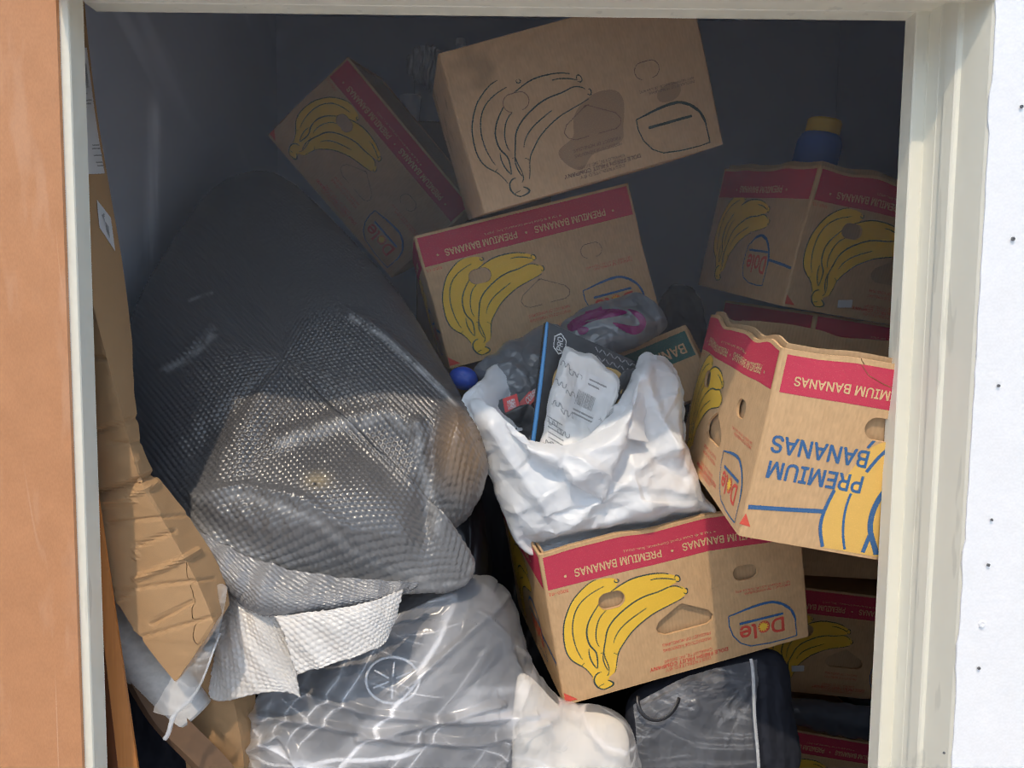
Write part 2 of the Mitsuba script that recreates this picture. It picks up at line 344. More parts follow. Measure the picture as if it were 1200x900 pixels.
structure('trim_1', extrude_profile(prof, -0.2, ZF + 0.06), 'cream_frame', 'cream metal door jamb with a rib on the right of the opening', 'door frame')
hp = [(YI + 0.03, ZS), (YI + 0.0015, ZS), (YI, ZS + 0.0015), (YI, ZS + 0.006), (YI - 0.03, ZS + 0.0065), (YI - 0.034, ZS + 0.001), (YF + 0.014, ZF + 0.003), (YF, ZF), (YF, ZF + 0.07), (YI + 0.03, ZF + 0.07)]
hp = [(YI + 0.03, ZS), (YI + 0.001, ZS), (YI, ZS + 0.002), (YI, ZF + 0.016), (YI - 0.02, ZF + 0.015), (YI - 0.023, ZF + 0.012), (YF + 0.01, ZF + 0.010), (YF, ZF), (YF, ZF + 0.08), (YI + 0.03, ZF + 0.08)] if ZS < ZF + 0.014 else [(YI + 0.03, ZS), (YI + 0.001, ZS), (YI, ZS + 0.001), (YI - 0.03, ZS + 0.002), (YI - 0.034, ZS - 0.002), (YF + 0.01, ZF + 0.004), (YF, ZF), (YF, ZF + 0.08), (YI + 0.03, ZF + 0.08)]
structure('trim_2', extrude_profile(hp, XL - 0.0125, XS + 0.03, 'x'), 'cream_frame', 'cream metal header across the top of the doorway', 'door frame')
SX = XL - (97 - 86) * 1.0 / F
strip = [(SX - 0.004, 1.03), (SX - 0.004, 0.999), (SX, 0.996), (XL - 0.0012, 0.996), (XL, 0.998), (XL, 1.03)]
structure('trim_3', extrude_profile(strip, -0.2, ZS + 0.02), 'cream_frame', 'narrow white edge strip beside the brown hardboard on the left', 'door frame')
structure('door_1', slab(-2.2, SX + 0.0002, 0.990, 0.9985, -0.2, 2.5), 'hardboard', 'scratched brown hardboard panel left of the doorway', 'panel')

# ---------------------------------------------------------------- banana boxes
def spline2(p, n=None):
    return open_curve(np.c_[np.array(p, float), np.zeros(len(p))], n or 6 * len(p))[:, :2]

def stroke(p, w=2.2, taper=True, smooth=True):
    q = spline2(p) if smooth and len(p) > 2 else np.array(p, float)
    if not taper: return LineString(q).buffer(w / 2, cap_style=2)
    t = np.linspace(0, 1, len(q)); ww = w / 2 * (0.45 + 0.55 * np.sin(np.pi * np.clip(t, 0.02, 0.98)) ** 0.6)
    return shapely.union_all([LineString(q[i:i + 2]).buffer(ww[i], 4) for i in range(len(q) - 1)])

SIL = [(60, 42), (52, 58), (43, 69), (31, 80), (22, 96), (19, 114), (20, 138), (25, 161), (35, 182), (45, 197), (60, 211), (77, 222), (92, 226), (114, 225), (127, 221), (133, 211), (120, 198), (135, 205), (159, 212), (183, 213), (206, 211), (229, 204), (241, 198), (249, 190), (244, 185), (228, 179), (243, 176), (256, 169), (260, 160), (252, 153), (239, 147), (215, 141), (190, 134), (165, 122), (145, 109), (128, 92), (116, 77), (110, 60), (104, 40), (90, 30), (99, 16), (79, 10), (68, 20), (62, 30)]
STROKES = [
    ([(60, 42), (52, 58), (43, 69), (31, 80), (22, 96), (19, 114), (20, 138), (25, 161), (35, 182), (45, 197), (60, 211), (77, 222), (93, 227)], 2.4),
    ([(47, 81), (40, 102), (37, 127), (39, 151), (48, 176), (63, 193), (83, 204), (106, 211)], 2.2),
    ([(93, 180), (77, 162), (66, 144), (62, 123), (66, 102), (73, 90), (74, 70), (72, 57)], 3.0),
    ([(81, 98), (78, 116), (82, 136), (90, 152), (104, 164)], 2.2),
    ([(118, 198), (135, 205), (159, 212), (183, 213), (206, 211), (229, 204)], 2.6),
    ([(194, 201), (210, 200), (228, 195), (240, 190)], 2.2),
    ([(240, 190), (244, 198), (249, 193), (249, 186), (241, 187)], 2.0),
    ([(88, 37), (93, 50), (89, 72), (88, 85), (94, 105), (101, 125), (115, 142), (134, 155), (159, 167), (183, 173), (207, 175), (229, 179), (243, 176), (251, 170)], 2.8),
    ([(257, 168), (261, 166), (260, 158), (254, 160)], 2.0),
    ([(109, 98), (120, 116), (136, 129), (158, 140), (179, 149)], 2.2),
    ([(253, 151), (239, 147), (215, 141), (190, 134), (165, 122), (145, 109), (128, 92), (116, 77), (110, 60), (103, 39)], 2.2),
    ([(106, 78), (114, 72)], 1.8), ([(62, 99), (61, 83), (65, 67), (71, 56)], 2.4), ([(88, 85), (85, 73), (87, 57), (91, 47)], 2.2), ([(82, 84), (88, 84)], 1.8),
    ([(77, 47), (67, 44), (62, 35), (64, 23), (77, 11)], 3.0), ([(77, 11), (97, 17), (88, 27)], 3.2), ([(70, 20), (79, 22)], 2.2), ([(43, 69), (49, 73)], 1.8),
    ([(128, 219), (129, 213), (134, 213), (133, 219)], 2.0)]
BADGE = [(336, 90), (366, 95), (401, 99), (426, 99), (446, 89), (463, 72), (471, 48), (472, 11), (450, 10), (414, 11), (375, 16), (355, 28), (341, 48), (335, 71)]
HAND = Polygon([(192, 103), (199, 115), (242, 139), (248, 140), (298, 113), (306, 100), (302, 90), (292, 85), (210, 85), (196, 92)]).buffer(3).buffer(-3)
def oval(cx, cz, w, h): return sbox(cx - w / 2 + h * .45, cz - .01, cx + w / 2 - h * .45, cz + .01).buffer(h / 2)
HOLES = {'long': [oval(117, 181, 46, 32), HAND, oval(378, 174, 46, 31)], 'end_text': [oval(170, 197, 52, 34)], 'end_badge': []}

_text = {}
def text2(s, x0, x1, z0, z1, bold=True):
    """Upside-down lettering (the boxes stand on their heads) filling x0..x1, z0..z1, as 2-D polygons."""
    key = (s, bold)
    if key not in _text:
        m = meshkit.text_mesh(s, 10.0, 1.0, bold)
        top = m.faces[(np.abs(m.vertices[m.faces][:, :, 2] - 1.0) < 1e-6).all(1)]
        v, inv = np.unique(top, return_inverse=True)
        _text[key] = (m.vertices[v][:, :2].copy(), inv.reshape(-1, 3))
    v, f = _text[key]; lo, hi = v.min(0), v.max(0)
    q = (v - lo) / (hi - lo)
    return np.stack([x1 - q[:, 0] * (x1 - x0), z1 - q[:, 1] * (z1 - z0)], 1), f

def lines_of(parts): return [('poly', p) for p in parts]

def red_small(x0, x1, z, rows):
    """Small print, set in rows."""
    out = []
    for k, (s, a, b, h) in enumerate(rows): out.append(('text', text2(s, x0 + a, x0 + b, z - h, z, False))); z -= h * 1.45
    return out

def long_print(faded=False, green=False):
    g = {}
    hole = shapely.union_all(HOLES['long']).buffer(0.6)
    pre = []
    if not faded:
        g['stripe'] = ('ink_red', [('poly', sbox(6, 229, 493, 294))])
        pre = [('text', text2('PREMIUM BANANAS', 57, 222, 241, 257)), ('text', text2('PREMIUM BANANAS', 263, 430, 241, 257)), ('poly', Point(40, 248).buffer(2.6)), ('poly', Point(243, 248).buffer(2.6)), ('poly', Point(448, 248).buffer(2.6)),
               ('text', text2('® TM & © Dole Food Company, Inc. 2021', 152, 330, 264, 270, False))]
        g['lettering'] = ('ink_letter', pre)
        g['banana_print'] = ('ink_yellow', [('poly', Polygon(spline2(SIL + SIL[:1])).buffer(0).difference(sbox(0, 229, 500, 300)).difference(hole))])
        badge = [('poly', p) for p in ()]
        g['brand_lettering'] = ('ink_orange', [('text', text2('Dole', 355, 448, 29, 63))])
        g['sun_print'] = ('ink_yellow', [('poly', Point(404, 51).buffer(7.5).union(shapely.union_all([LineString([(404, 51), (404 + 10.5 * math.cos(a), 51 + 10.5 * math.sin(a))]).buffer(1.0) for a in np.arange(12) * math.pi / 6])))])
    arc = stroke([(346, 92), (372, 97), (401, 101), (427, 100), (448, 90), (464, 73), (472, 46)], 5.0)
    badge = [('poly', Polygon(BADGE).buffer(1.5).difference(Polygon(BADGE).buffer(-0.6))), ('poly', arc), ('poly', sbox(356, 66.5, 447, 71.5))]
    g['badge_print'] = ('ink_blue' if not faded else 'ink_dark', badge)
    g['outline_print'] = ('ink_dark', [('poly', shapely.union_all([stroke(p, w) for p, w in STROKES]).difference(hole))])
    small = 'ink_orange' if not faded else 'ink_brown'
    g['text_line'] = (small, [('text', text2('PRODUCT OF HONDURAS', 200, 296, 63, 69, False)), ('text', text2('PRODUCTO DE HONDURAS', 200, 296, 52, 58, False)), ('text', text2('DISTRIBUTED BY', 200, 292, 11, 17, False)), ('text', text2('DOLE FRESH FRUIT COMPANY', 170, 328, 19, 27)), ('text', text2('CHARLOTTE, NC 28280', 200, 296, 29, 36, False)),
                     ('text', text2('PRODUCT OF HONDURAS', 372, 466, 128, 133, False)), ('text', text2('NET WEIGHT 40 LB. (18.14 KG)', 354, 466, 135, 140, False))])
    if not faded: g['text_line'][1].append(('text', text2('3000-01', 6, 42, 217, 223, False))); g['corner_mark'] = ('ink_orange', [('poly', Polygon([(2, 6), (26, 6), (2, 26)]))])
    if faded:
        g['stain'] = ('stain', [('poly', Polygon(spline2([(185, 40), (215, 32), (232, 48), (262, 52), (300, 62), (306, 80), (318, 120), (312, 150), (270, 158), (232, 142), (214, 118), (206, 92), (178, 78), (185, 40)])).buffer(0)), ('poly', Polygon(spline2([(388, 112), (420, 108), (436, 122), (430, 138), (402, 136), (388, 126), (388, 112)])).buffer(0))])
    return g

def end_text_print():
    g = {'stripe': ('ink_red', [('poly', sbox(10, 228, 392, 291))]),
         'lettering': ('ink_letter', [('text', text2('PREMIUM BANANAS', 28, 196, 242, 258)), ('poly', Point(214, 250).buffer(2.6)), ('text', text2('PREMIUM BANANAS', 232, 376, 242, 258))])}
    hole = HOLES['end_text'][0].buffer(0.8)
    ban = Polygon(spline2([(125, 5), (118, 22), (114, 45), (116, 70), (122, 96), (138, 130), (158, 168), (186, 186), (230, 206), (290, 216), (340, 214), (352, 196), (300, 180), (268, 150), (240, 110), (228, 66), (230, 30), (236, 5)])).buffer(0)
    g['banana_print'] = ('ink_pale_yellow', [('poly', ban.difference(hole))])
    ks = [([(125, 6), (119, 21), (114, 40), (115, 67), (121, 96)], 5), ([(158, 8), (148, 38), (144, 69), (146, 95)], 3.6), ([(205, 8), (198, 23), (187, 45), (184, 72), (189, 97), (200, 121), (222, 150), (250, 170)], 8), ([(185, 8), (188, 36)], 6), ([(160, 131), (174, 159), (189, 177), (220, 196), (270, 210), (330, 216)], 5), ([(153, 167), (160, 180)], 4), ([(214, 30), (208, 65), (216, 96), (240, 126)], 6), ([(236, 8), (230, 40), (240, 90), (268, 140), (310, 176)], 5)]
    g['outline_print'] = ('ink_blue', [('poly', shapely.union_all([stroke(p, w, False) for p, w in ks]).difference(hole)), ('poly', Polygon([(2, 44), (2, 52), (116, 66), (117, 58)]) if False else stroke([(4, 47.5), (60, 54), (115, 61)], 6.5, False))])
    g['blue_lettering'] = ('ink_blue', [('text', text2('BANANAS', 15, 158, 136, 163)), ('text', text2('PREMIUM', 18, 159, 97, 124))])
    g['corner_mark'] = ('ink_orange', [('poly', Polygon([(-3, 19), (14, 17), (3, 37)]))])
    return g
mat('ink_pale_yellow', ink((0.70, 0.43, 0.11), 0.15), 0.7, 0.3)

def end_badge_print():
    g = {'stripe': ('ink_red', [('poly', sbox(8, 229, 392, 294))]), 'lettering': ('ink_letter', [('text', text2('PREMIUM BANANAS', 110, 292, 241, 257)), ('poly', Point(94, 248).buffer(2.6)), ('poly', Point(308, 248).buffer(2.6))])}
    sx = lambda p: [(20 + x * 0.98, 12 + z * 1.0) for x, z in p]
    g['banana_print'] = ('ink_yellow', [('poly', Polygon(spline2(sx(SIL + SIL[:1]))).buffer(0).difference(sbox(0, 229, 500, 300)).difference(sbox(205, 20, 320, 150)))])
    g['outline_print'] = ('ink_dark', [('poly', shapely.union_all([stroke(sx(p), w) for p, w in STROKES]).difference(sbox(0, 229, 500, 300)).difference(sbox(210, 20, 320, 150)))])
    b = [(214, 118), (232, 134), (258, 142), (282, 134), (300, 112), (308, 80), (306, 34), (284, 32), (250, 34), (222, 44), (210, 66), (210, 96)]
    g['badge_print'] = ('ink_blue', [('poly', Polygon(b).buffer(1.6).difference(Polygon(b).buffer(-0.8))), ('poly', stroke([(222, 124), (258, 144), (284, 134), (303, 108), (309, 80)], 6)), ('poly', sbox(222, 106, 300, 111)), ('poly', stroke([(309, 92), (352, 88), (396, 82)], 6, False))])
    g['brand_lettering'] = ('ink_orange', [('text', text2('Dole', 222, 300, 58, 100))])
    return g

def closed_print(faded=False):
    """The same side with its hand holes still pressed shut: only their cut lines show."""
    g = long_print(faded)
    g['perforation'] = ('ink_brown', [('poly', h.buffer(0.9).difference(h.buffer(-0.3)).difference(sbox(h.centroid.x - 12, h.bounds[1] - 4, h.centroid.x + 8, h.bounds[1] + 4))) for h in HOLES['long']] + [('poly', Polygon([(236, 136), (243, 142), (252, 141), (243, 138)]))])
    return g
PRINTS = {'long': long_print(), 'closed': closed_print(), 'faded': closed_print(True), 'end_text': end_text_print(), 'end_badge': end_badge_print()}
def green_print():
    return {'stripe': ('ink_green', [('poly', sbox(6, 229, 394, 288))]), 'lettering': ('ink_letter', [('text', text2('BANANAS', 250, 380, 240, 264))])}
PRINTS['green'] = green_print()

def flat_mesh(items, size=28.0):
    """2-D polygons (mm) -> triangles fine enough to follow a bent panel."""
    out = []
    for kind, it in items:
        if kind == 'text': out.append(trimesh.Trimesh(np.c_[it[0], np.zeros(len(it[0]))], it[1], process=False)); continue
        for g in getattr(it, 'geoms', [it]):
            if g.is_empty or g.area < 0.5: continue
            v, f = trimesh.creation.triangulate_polygon(g.simplify(0.12), engine='earcut')
            v, f = trimesh.remesh.subdivide_to_size(np.c_[v, np.zeros(len(v))], f, size, max_iter=12)
            out.append(trimesh.Trimesh(v, f, process=False))
    return cat(out)
_flat = {}
def flat(pr, part, k=None):
    if (pr, part, k) not in _flat: _flat[pr, part, k] = flat_mesh(PRINTS[pr][part][1][slice(None) if k is None else slice(k, k + 1)])
    return _flat[pr, part, k]

def make_box(label, pos, rv, size=(0.5, 0.4, 0.3), front='long', left='end_badge', board='cardboard', lid=True, liner_up=0.0, bulge=0.004, seed=0, rim=0.0, sticker=None, group='banana boxes in the pile', holes=True, crush=0.0, scale=1.0, zshift=0.0):
    X, Y, H = size; t, r = 0.0045, 0.005
    M = Rot.from_rotvec(rv).as_matrix(); pos = np.array(pos)
    def bend(v):
        v = v.copy(); x, y, z = v[:, 0] / X, v[:, 1] / Y, v[:, 2] / H
        s = lambda a: np.sin(np.pi * np.clip(a, 0, 1))
        nz = lambda a, b, k: (meshkit.noise(np.stack([a * 2.2, b * 2.2, np.full_like(a, k)], -1), seed + k) - 0.5)
        v[:, 1] += (y - 0.5) * 2 * bulge * (s(x) * (0.35 + 0.65 * s(z)) + 1.1 * nz(x, z, 1))
        v[:, 0] += (x - 0.5) * 2 * bulge * (s(y) * (0.35 + 0.65 * s(z)) + 1.1 * nz(y, z, 2))
        v[:, 2] -= crush * np.clip((x - 0.62) / 0.30, 0, 1.0) * np.clip(z, 0, 1)
        if rim:
            w = np.clip((z - 0.72) / 0.28, 0, None)
            q = np.stack([x * 7, y * 7, 0 * x], -1)
            v[:, 2] += w * rim * (meshkit.noise(q, seed + 9) - 0.6)
            v[:, 1] += w * rim * 0.6 * (meshkit.noise(q * 0.8, seed + 10) - 0.5); v[:, 0] += w * rim * 0.6 * (meshkit.noise(q * 0.8, seed + 11) - 0.5)
        return v
    def world(m, uv):
        v = bend(np.array(m.vertices)); return trimesh.Trimesh(scale * v @ M.T + pos, m.faces, process=False), uv
    def panel(w, h, hs, th):
        p = sbox(0, 0, w * 1000, h * 1000)
        for q in hs: p = p.difference(q)
        v, f = trimesh.creation.triangulate_polygon(p, engine='earcut')
        m = trimesh.creation.extrude_triangulation(v, f, th * 1000)
        vv, ff = trimesh.remesh.subdivide_to_size(m.vertices, m.faces, 30.0, max_iter=14)
        return trimesh.Trimesh(vv / 1000, ff, process=False)
    def onto(m, face, depth):                                  # panel plane (u, v, out) -> box
        u, w, d = np.array(m.vertices).T; d = d * depth
        P = {'front': (u, -d, w), 'left': (-d, Y - u, w), 'right': (X + d, u, w), 'back': (X - u, Y + d, w)}[face]
        m = trimesh.Trimesh(np.stack(P, 1), m.faces, process=False); return m, np.stack([u + {'front': 0, 'left': 3, 'right': 5, 'back': 7}[face] + seed * 11.3, w], 1)
    ms, uvs = [], []
    for face, w, kind in (('front', X, front), ('left', Y, left), ('right', Y, None), ('back', X, None)):
        hs = HOLES.get(kind, []) if holes else []
        m = panel(w - 2 * r, H, [shapely.affinity.translate(h, -r * 1000, 0) for h in hs], t); m.vertices[:, 0] += r; m.vertices[:, 2] -= t
        m, uv = onto(m, face, 1.0); ms.append(m); uvs.append(uv)
    for cx, cy in ((r, r), (X - r, r), (r, Y - r), (X - r, Y - r)):
        c = trimesh.creation.cylinder(r, H, sections=14); c.apply_translation((cx, cy, H / 2)); c = c.subdivide(); c = c.subdivide()
        ms.append(c); uvs.append(np.c_[c.vertices[:, 0] + c.vertices[:, 1], c.vertices[:, 2]] + seed * 11.3)
    b = panel(X - 2 * r, Y - 2 * r, [], t); b.vertices[:, :2] += r; ms.append(b); uvs.append(np.array(b.vertices)[:, :2] + 17)
    body, uv = cat(ms), np.vstack(uvs)
    key = thing('banana_box', label, 'cardboard box', group)
    m, uv = world(body, uv); put(key, 'body', m, board, uv=uv)
    ms, uvs = [], []
    for face, w in (('front', X), ('left', Y), ('right', Y), ('back', X)):
        m = panel(w - 0.018, H - 0.01 + liner_up, [], 0.004); m.vertices += (0.009, 0.006, -0.0125)
        m, uv = onto(m, face, 1.0); ms.append(m); uvs.append(uv)
    m, uv = world(cat(ms), np.vstack(uvs)); put(key, 'liner', m, 'cardboard_inside', uv=uv)
    if lid:
        m = panel(X - 0.02, Y - 0.02, [], 0.004); m.vertices += (0.01, 0.01, H - 0.008); m, uv = world(m, np.array(m.vertices)[:, :2] + 23)
        put(key, 'top_panel', m, 'cardboard_inside', uv=uv)
    layer = {'stain': .5, 'perforation': 1.1, 'stripe': .6, 'banana_print': .6, 'sun_print': 1.15, 'outline_print': 1.0, 'badge_print': 1.0, 'lettering': 1.05, 'brand_lettering': .8, 'text_line': .8, 'blue_lettering': 1.0, 'corner_mark': .8}
    for face, pr in (('front', front), ('left', left)):
        if pr not in PRINTS: continue
        for part, k, ink_ in [(a, k, b[0]) for a, b in PRINTS[pr].items() for k in (range(len(b[1])) if a in ('text_line', 'stain', 'perforation') else (None,))]:
            m = flat(pr, part, k).copy(); m.vertices = np.c_[np.array(m.vertices)[:, :2] / 1000 - [0, zshift], np.full(len(m.vertices), layer[part] / 1000)]
            m, uv = onto(m, face, 1.0); m, _ = world(m, uv)
            nrm = M @ {'front': np.array([0, -1.0, 0]), 'left': np.array([-1.0, 0, 0])}[face]
            if (m.face_normals.mean(0) @ nrm) < 0: m.invert()
            put(key, part, m, ink_)
    if sticker:
        u, w = sticker
        s = bevel_box(0.036, 0.0006, 0.017, 0.0002); s.apply_transform(trimesh.transformations.rotation_matrix(-0.15, [0, 1, 0])); s.apply_translation((u, -0.0018, w)); m, _ = world(s, None); put(key, 'sticker', m, 'sticker_white', label='small white sticker')
    return key, M, pos

KA = 1.045
boxA = make_box('open banana box holding the white carrier bag, in front at the bottom', (CAM + KA * (np.array([0.101, 1.306, 0.563]) - CAM)).tolist(), [0.1154, -0.1845, 0.1913], lid=False, liner_up=0.003, seed=1, rim=0.010, crush=0.022, scale=KA)
boxB = make_box('sunlit open banana box with big blue lettering beside the right jamb', [0.348, 1.106, 0.938], [0.0934, 0.1545, -0.0323], size=(0.4, 0.5, 0.3), front='end_text', left='long', lid=False, liner_up=0.012, seed=2, rim=0.022)
boxC = make_box('banana box with bright yellow print, right under the faded stained box', [-0.137, 1.643, 1.156], [-0.015, -0.2732, 0.1488], front='closed', seed=3)
boxD = make_box('faded stained banana box without a red stripe, topmost of the pile', [-0.058, 1.461, 1.469], [0.122, -0.2959, 0.1208], front='faded', left=None, board='cardboard_pale', seed=4)
boxE = make_box('shaded banana box tipped on its corner above the bubble-wrapped bundle', [-0.666, 2.042, 1.758], [0.1921, 0.8602, 0.0274], front='closed', seed=5)
boxF = make_box('shaded banana box with the blue jar on it, topmost of the right stack', [0.584, 1.612, 1.301], [0.1513, 0.1505, 0.2479], left='end_badge', seed=6, liner_up=0.015, rim=0.01, sticker=(0.148, 0.028))
#__REST__
# the dark stack at the right, behind and below the sunlit box
GR = 'banana boxes in the pile'
def solve_box(px, py, y, yaw=0.0, roll=0.0, pitch=0.0, size=(0.5, 0.4, 0.3), corner=(0, 0, 1)):
    """A pose from where the box's front corner stands and how it is turned (degrees)."""
    R_ = Rot.from_euler('z', yaw, degrees=True) * Rot.from_euler('y', roll, degrees=True) * Rot.from_euler('x', pitch, degrees=True)
    return (at(px, py, y) - R_.apply(np.array(corner) * size)).tolist(), R_.as_rotvec().tolist()
p, r = solve_box(957, 367, 1.66, 15, 7, 6)
boxG = make_box('banana box showing only a red stripe, between the sunlit box and the blue jar box', p, r, seed=7)
p, r = solve_box(938, 545, 1.97, 8, 5, 0, corner=(0, 0, 1))
boxK = make_box('plain dark cardboard box lying just above a red-striped box in the right stack', p, r, front=None, left=None, seed=8)
p, r = solve_box(905, 684, 1.98, 6, 8, 2)
boxH = make_box('dark banana box with a pale sticker, second lowest of the right stack', p, r, seed=9, sticker=(0.118, 0.07))
p, r = solve_box(905, 830, 1.93, 10, 14, 0)
boxI = make_box('lowest dark banana box at the foot of the right stack', p, r, seed=10, scale=0.84)
p, r = solve_box(804, 380, 1.66, -14, -24, -6, size=(0.4, 0.30, 0.16), corner=(1, 0, 1))
boxJ = make_box('open banana box with a green stripe, behind the white carrier bag', p, r, size=(0.4, 0.30, 0.16), zshift=0.14, front='green', left=None, lid=False, liner_up=0.004, seed=11)

# ---------------------------------------------------------------- bubble-wrapped bundle
def in_px(m):
    """Picture coordinates of a mesh's vertices (to set folds where they lie on the body)."""
    d = np.asarray(m) - CAM; y = d @ FW
    return 600 + F * (d @ RT) / y, 450 - F * (d @ UP) / y

def ridge(P, line, w, h, asym=0.0):
    """A fold along a polyline drawn over the body, w pixels wide and h metres high; asym: steep on one side."""
    X, Y = in_px(P); q = np.array(line, float); best = np.full(X.shape, 1e9); side = np.zeros(X.shape)
    for a, b in zip(q[:-1], q[1:]):
        d = b - a; L = d @ d; t = np.clip(((X - a[0]) * d[0] + (Y - a[1]) * d[1]) / L, 0, 1)
        ex, ey = X - a[0] - t * d[0], Y - a[1] - t * d[1]; dist = np.hypot(ex, ey)
        s = np.sign(d[0] * ey - d[1] * ex); m = dist < best
        best = np.where(m, dist, best); side = np.where(m, s, side)
    ww = w * (1 + asym * side)
    return h * np.exp(-(best / np.maximum(ww, 1)) ** 2)

def bump_at(P, x, y, rx, ry, h, rot=0.0):
    X, Y = in_px(P); c, s = math.cos(rot), math.sin(rot); a, b = (X - x) * c + (Y - y) * s, -(X - x) * s + (Y - y) * c
    return h * np.exp(-(a / rx) ** 2 - (b / ry) ** 2)

BP = 0.0098
def bubbles(u, v, rot=0.3, pitch=BP, h=0.0020, r=0.37):
    c, s = math.cos(rot), math.sin(rot); a, b = (u * c + v * s) / pitch, (-u * s + v * c) / (pitch * 0.866)
    row = np.round(b); a = a - 0.5 * (row % 2); d = np.hypot(a - np.round(a), (b - row) * 0.866) / r
    return h * np.sqrt(np.clip(1 - d ** 2, 0, None))

WRAP = [(262, 220, 1.93), (308, 206, 1.97), (352, 226, 1.92), (392, 264, 1.83), (430, 304, 1.72), (472, 354, 1.60), (506, 408, 1.50), (537, 462, 1.42), (562, 512, 1.35), (571, 548, 1.31), (562, 580, 1.29), (545, 604, 1.28), (526, 622, 1.27), (537, 640, 1.26), (557, 660, 1.25), (545, 682, 1.24), (505, 690, 1.22), (450, 690, 1.21), (395, 684, 1.20), (335, 682, 1.19), (285, 668, 1.19), (240, 640, 1.20), (205, 612, 1.27), (180, 580, 1.30), (162, 535, 1.36), (153, 480, 1.43), (151, 425, 1.50), (157, 382, 1.56), (180, 330, 1.66), (218, 270, 1.80)]
def wrap_lift(u, v, P):
    h = bump_at(P, 330, 400, 170, 110, 0.018, 0.25)
    h = h + bump_at(P, 395, 618, 120, 70, 0.060, 0.1) + bump_at(P, 548, 535, 36, 62, 0.050) - bump_at(P, 503, 585, 13, 75, 0.034, 0.10)
    h = h + ridge(P, [(330, 520), (395, 498), (455, 490), (488, 503)], 12, 0.008) + ridge(P, [(490, 505), (500, 560), (510, 620)], 9, 0.008)
    h = h + ridge(P, [(412, 372), (450, 395), (500, 440), (535, 475)], 6, 0.010) + ridge(P, [(190, 588), (260, 648), (340, 682), (420, 690), (500, 688)], 9, 0.018)
    h = h + ridge(P, [(228, 585), (290, 580), (360, 605), (440, 660), (500, 680)], 8, 0.009) - ridge(P, [(240, 620), (320, 650), (400, 668)], 16, 0.014)
    h = h + ridge(P, [(192, 432), (220, 418), (250, 388)], 5, 0.007) + ridge(P, [(170, 440), (200, 400), (240, 360)], 8, 0.004)
    h = h + 0.010 * (meshkit.fbm(P * 6, 2, 4) - 0.5)
    return h
def wrap_fine(u, v, P):
    X, Y = in_px(P); k = np.clip((Y - 330) / 200, 0.15, 1)
    return 0.0035 * k * (facets(P, 16, 5) - 0.5) + 0.0016 * k * (meshkit.fbm(P * 45, 2, 6) - 0.5)
wrap = blob(WRAP, at(350, 470, 1.47), 0.11, 0.16, nr=230, nt=900, power=2.4, lift=wrap_lift, fine=wrap_fine, bubble=lambda u, v, P: bubbles(u, v, 0.25))
X, Y = in_px(wrap.vertices)
nzw = meshkit.fbm(np.array(wrap.vertices) * 9, 3, 2)
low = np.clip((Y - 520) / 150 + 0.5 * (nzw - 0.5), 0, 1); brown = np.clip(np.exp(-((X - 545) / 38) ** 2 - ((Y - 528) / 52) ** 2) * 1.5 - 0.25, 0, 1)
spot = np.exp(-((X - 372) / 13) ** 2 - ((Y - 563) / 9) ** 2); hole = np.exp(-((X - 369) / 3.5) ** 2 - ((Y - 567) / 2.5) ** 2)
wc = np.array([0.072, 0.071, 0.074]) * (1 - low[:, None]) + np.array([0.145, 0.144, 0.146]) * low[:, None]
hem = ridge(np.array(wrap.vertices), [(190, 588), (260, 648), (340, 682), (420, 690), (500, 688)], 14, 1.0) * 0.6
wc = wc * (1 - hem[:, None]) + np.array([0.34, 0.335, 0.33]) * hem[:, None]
pv = np.array(wrap.vertices)
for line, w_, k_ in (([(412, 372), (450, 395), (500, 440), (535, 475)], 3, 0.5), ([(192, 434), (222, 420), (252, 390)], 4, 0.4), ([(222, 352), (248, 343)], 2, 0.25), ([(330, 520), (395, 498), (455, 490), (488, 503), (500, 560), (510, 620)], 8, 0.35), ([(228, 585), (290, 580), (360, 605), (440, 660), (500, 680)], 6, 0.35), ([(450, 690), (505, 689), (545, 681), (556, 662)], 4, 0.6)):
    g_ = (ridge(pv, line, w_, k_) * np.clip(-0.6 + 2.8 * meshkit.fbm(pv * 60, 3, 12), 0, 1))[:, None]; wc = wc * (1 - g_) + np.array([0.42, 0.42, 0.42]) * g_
wc = wc * (1 - brown[:, None]) + np.array([0.20, 0.135, 0.085]) * brown[:, None]
wc = wc * (1 - 0.6 * spot[:, None]) + np.array([0.36, 0.29, 0.18]) * 0.6 * spot[:, None]
wc = wc * (1 - hole[:, None]) + 0.01 * hole[:, None]
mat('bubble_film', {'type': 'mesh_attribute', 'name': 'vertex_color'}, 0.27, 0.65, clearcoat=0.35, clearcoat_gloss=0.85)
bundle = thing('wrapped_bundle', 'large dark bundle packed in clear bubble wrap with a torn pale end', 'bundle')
put(bundle, 'bubble_wrap', wrap, 'bubble_film', True, color=wc)
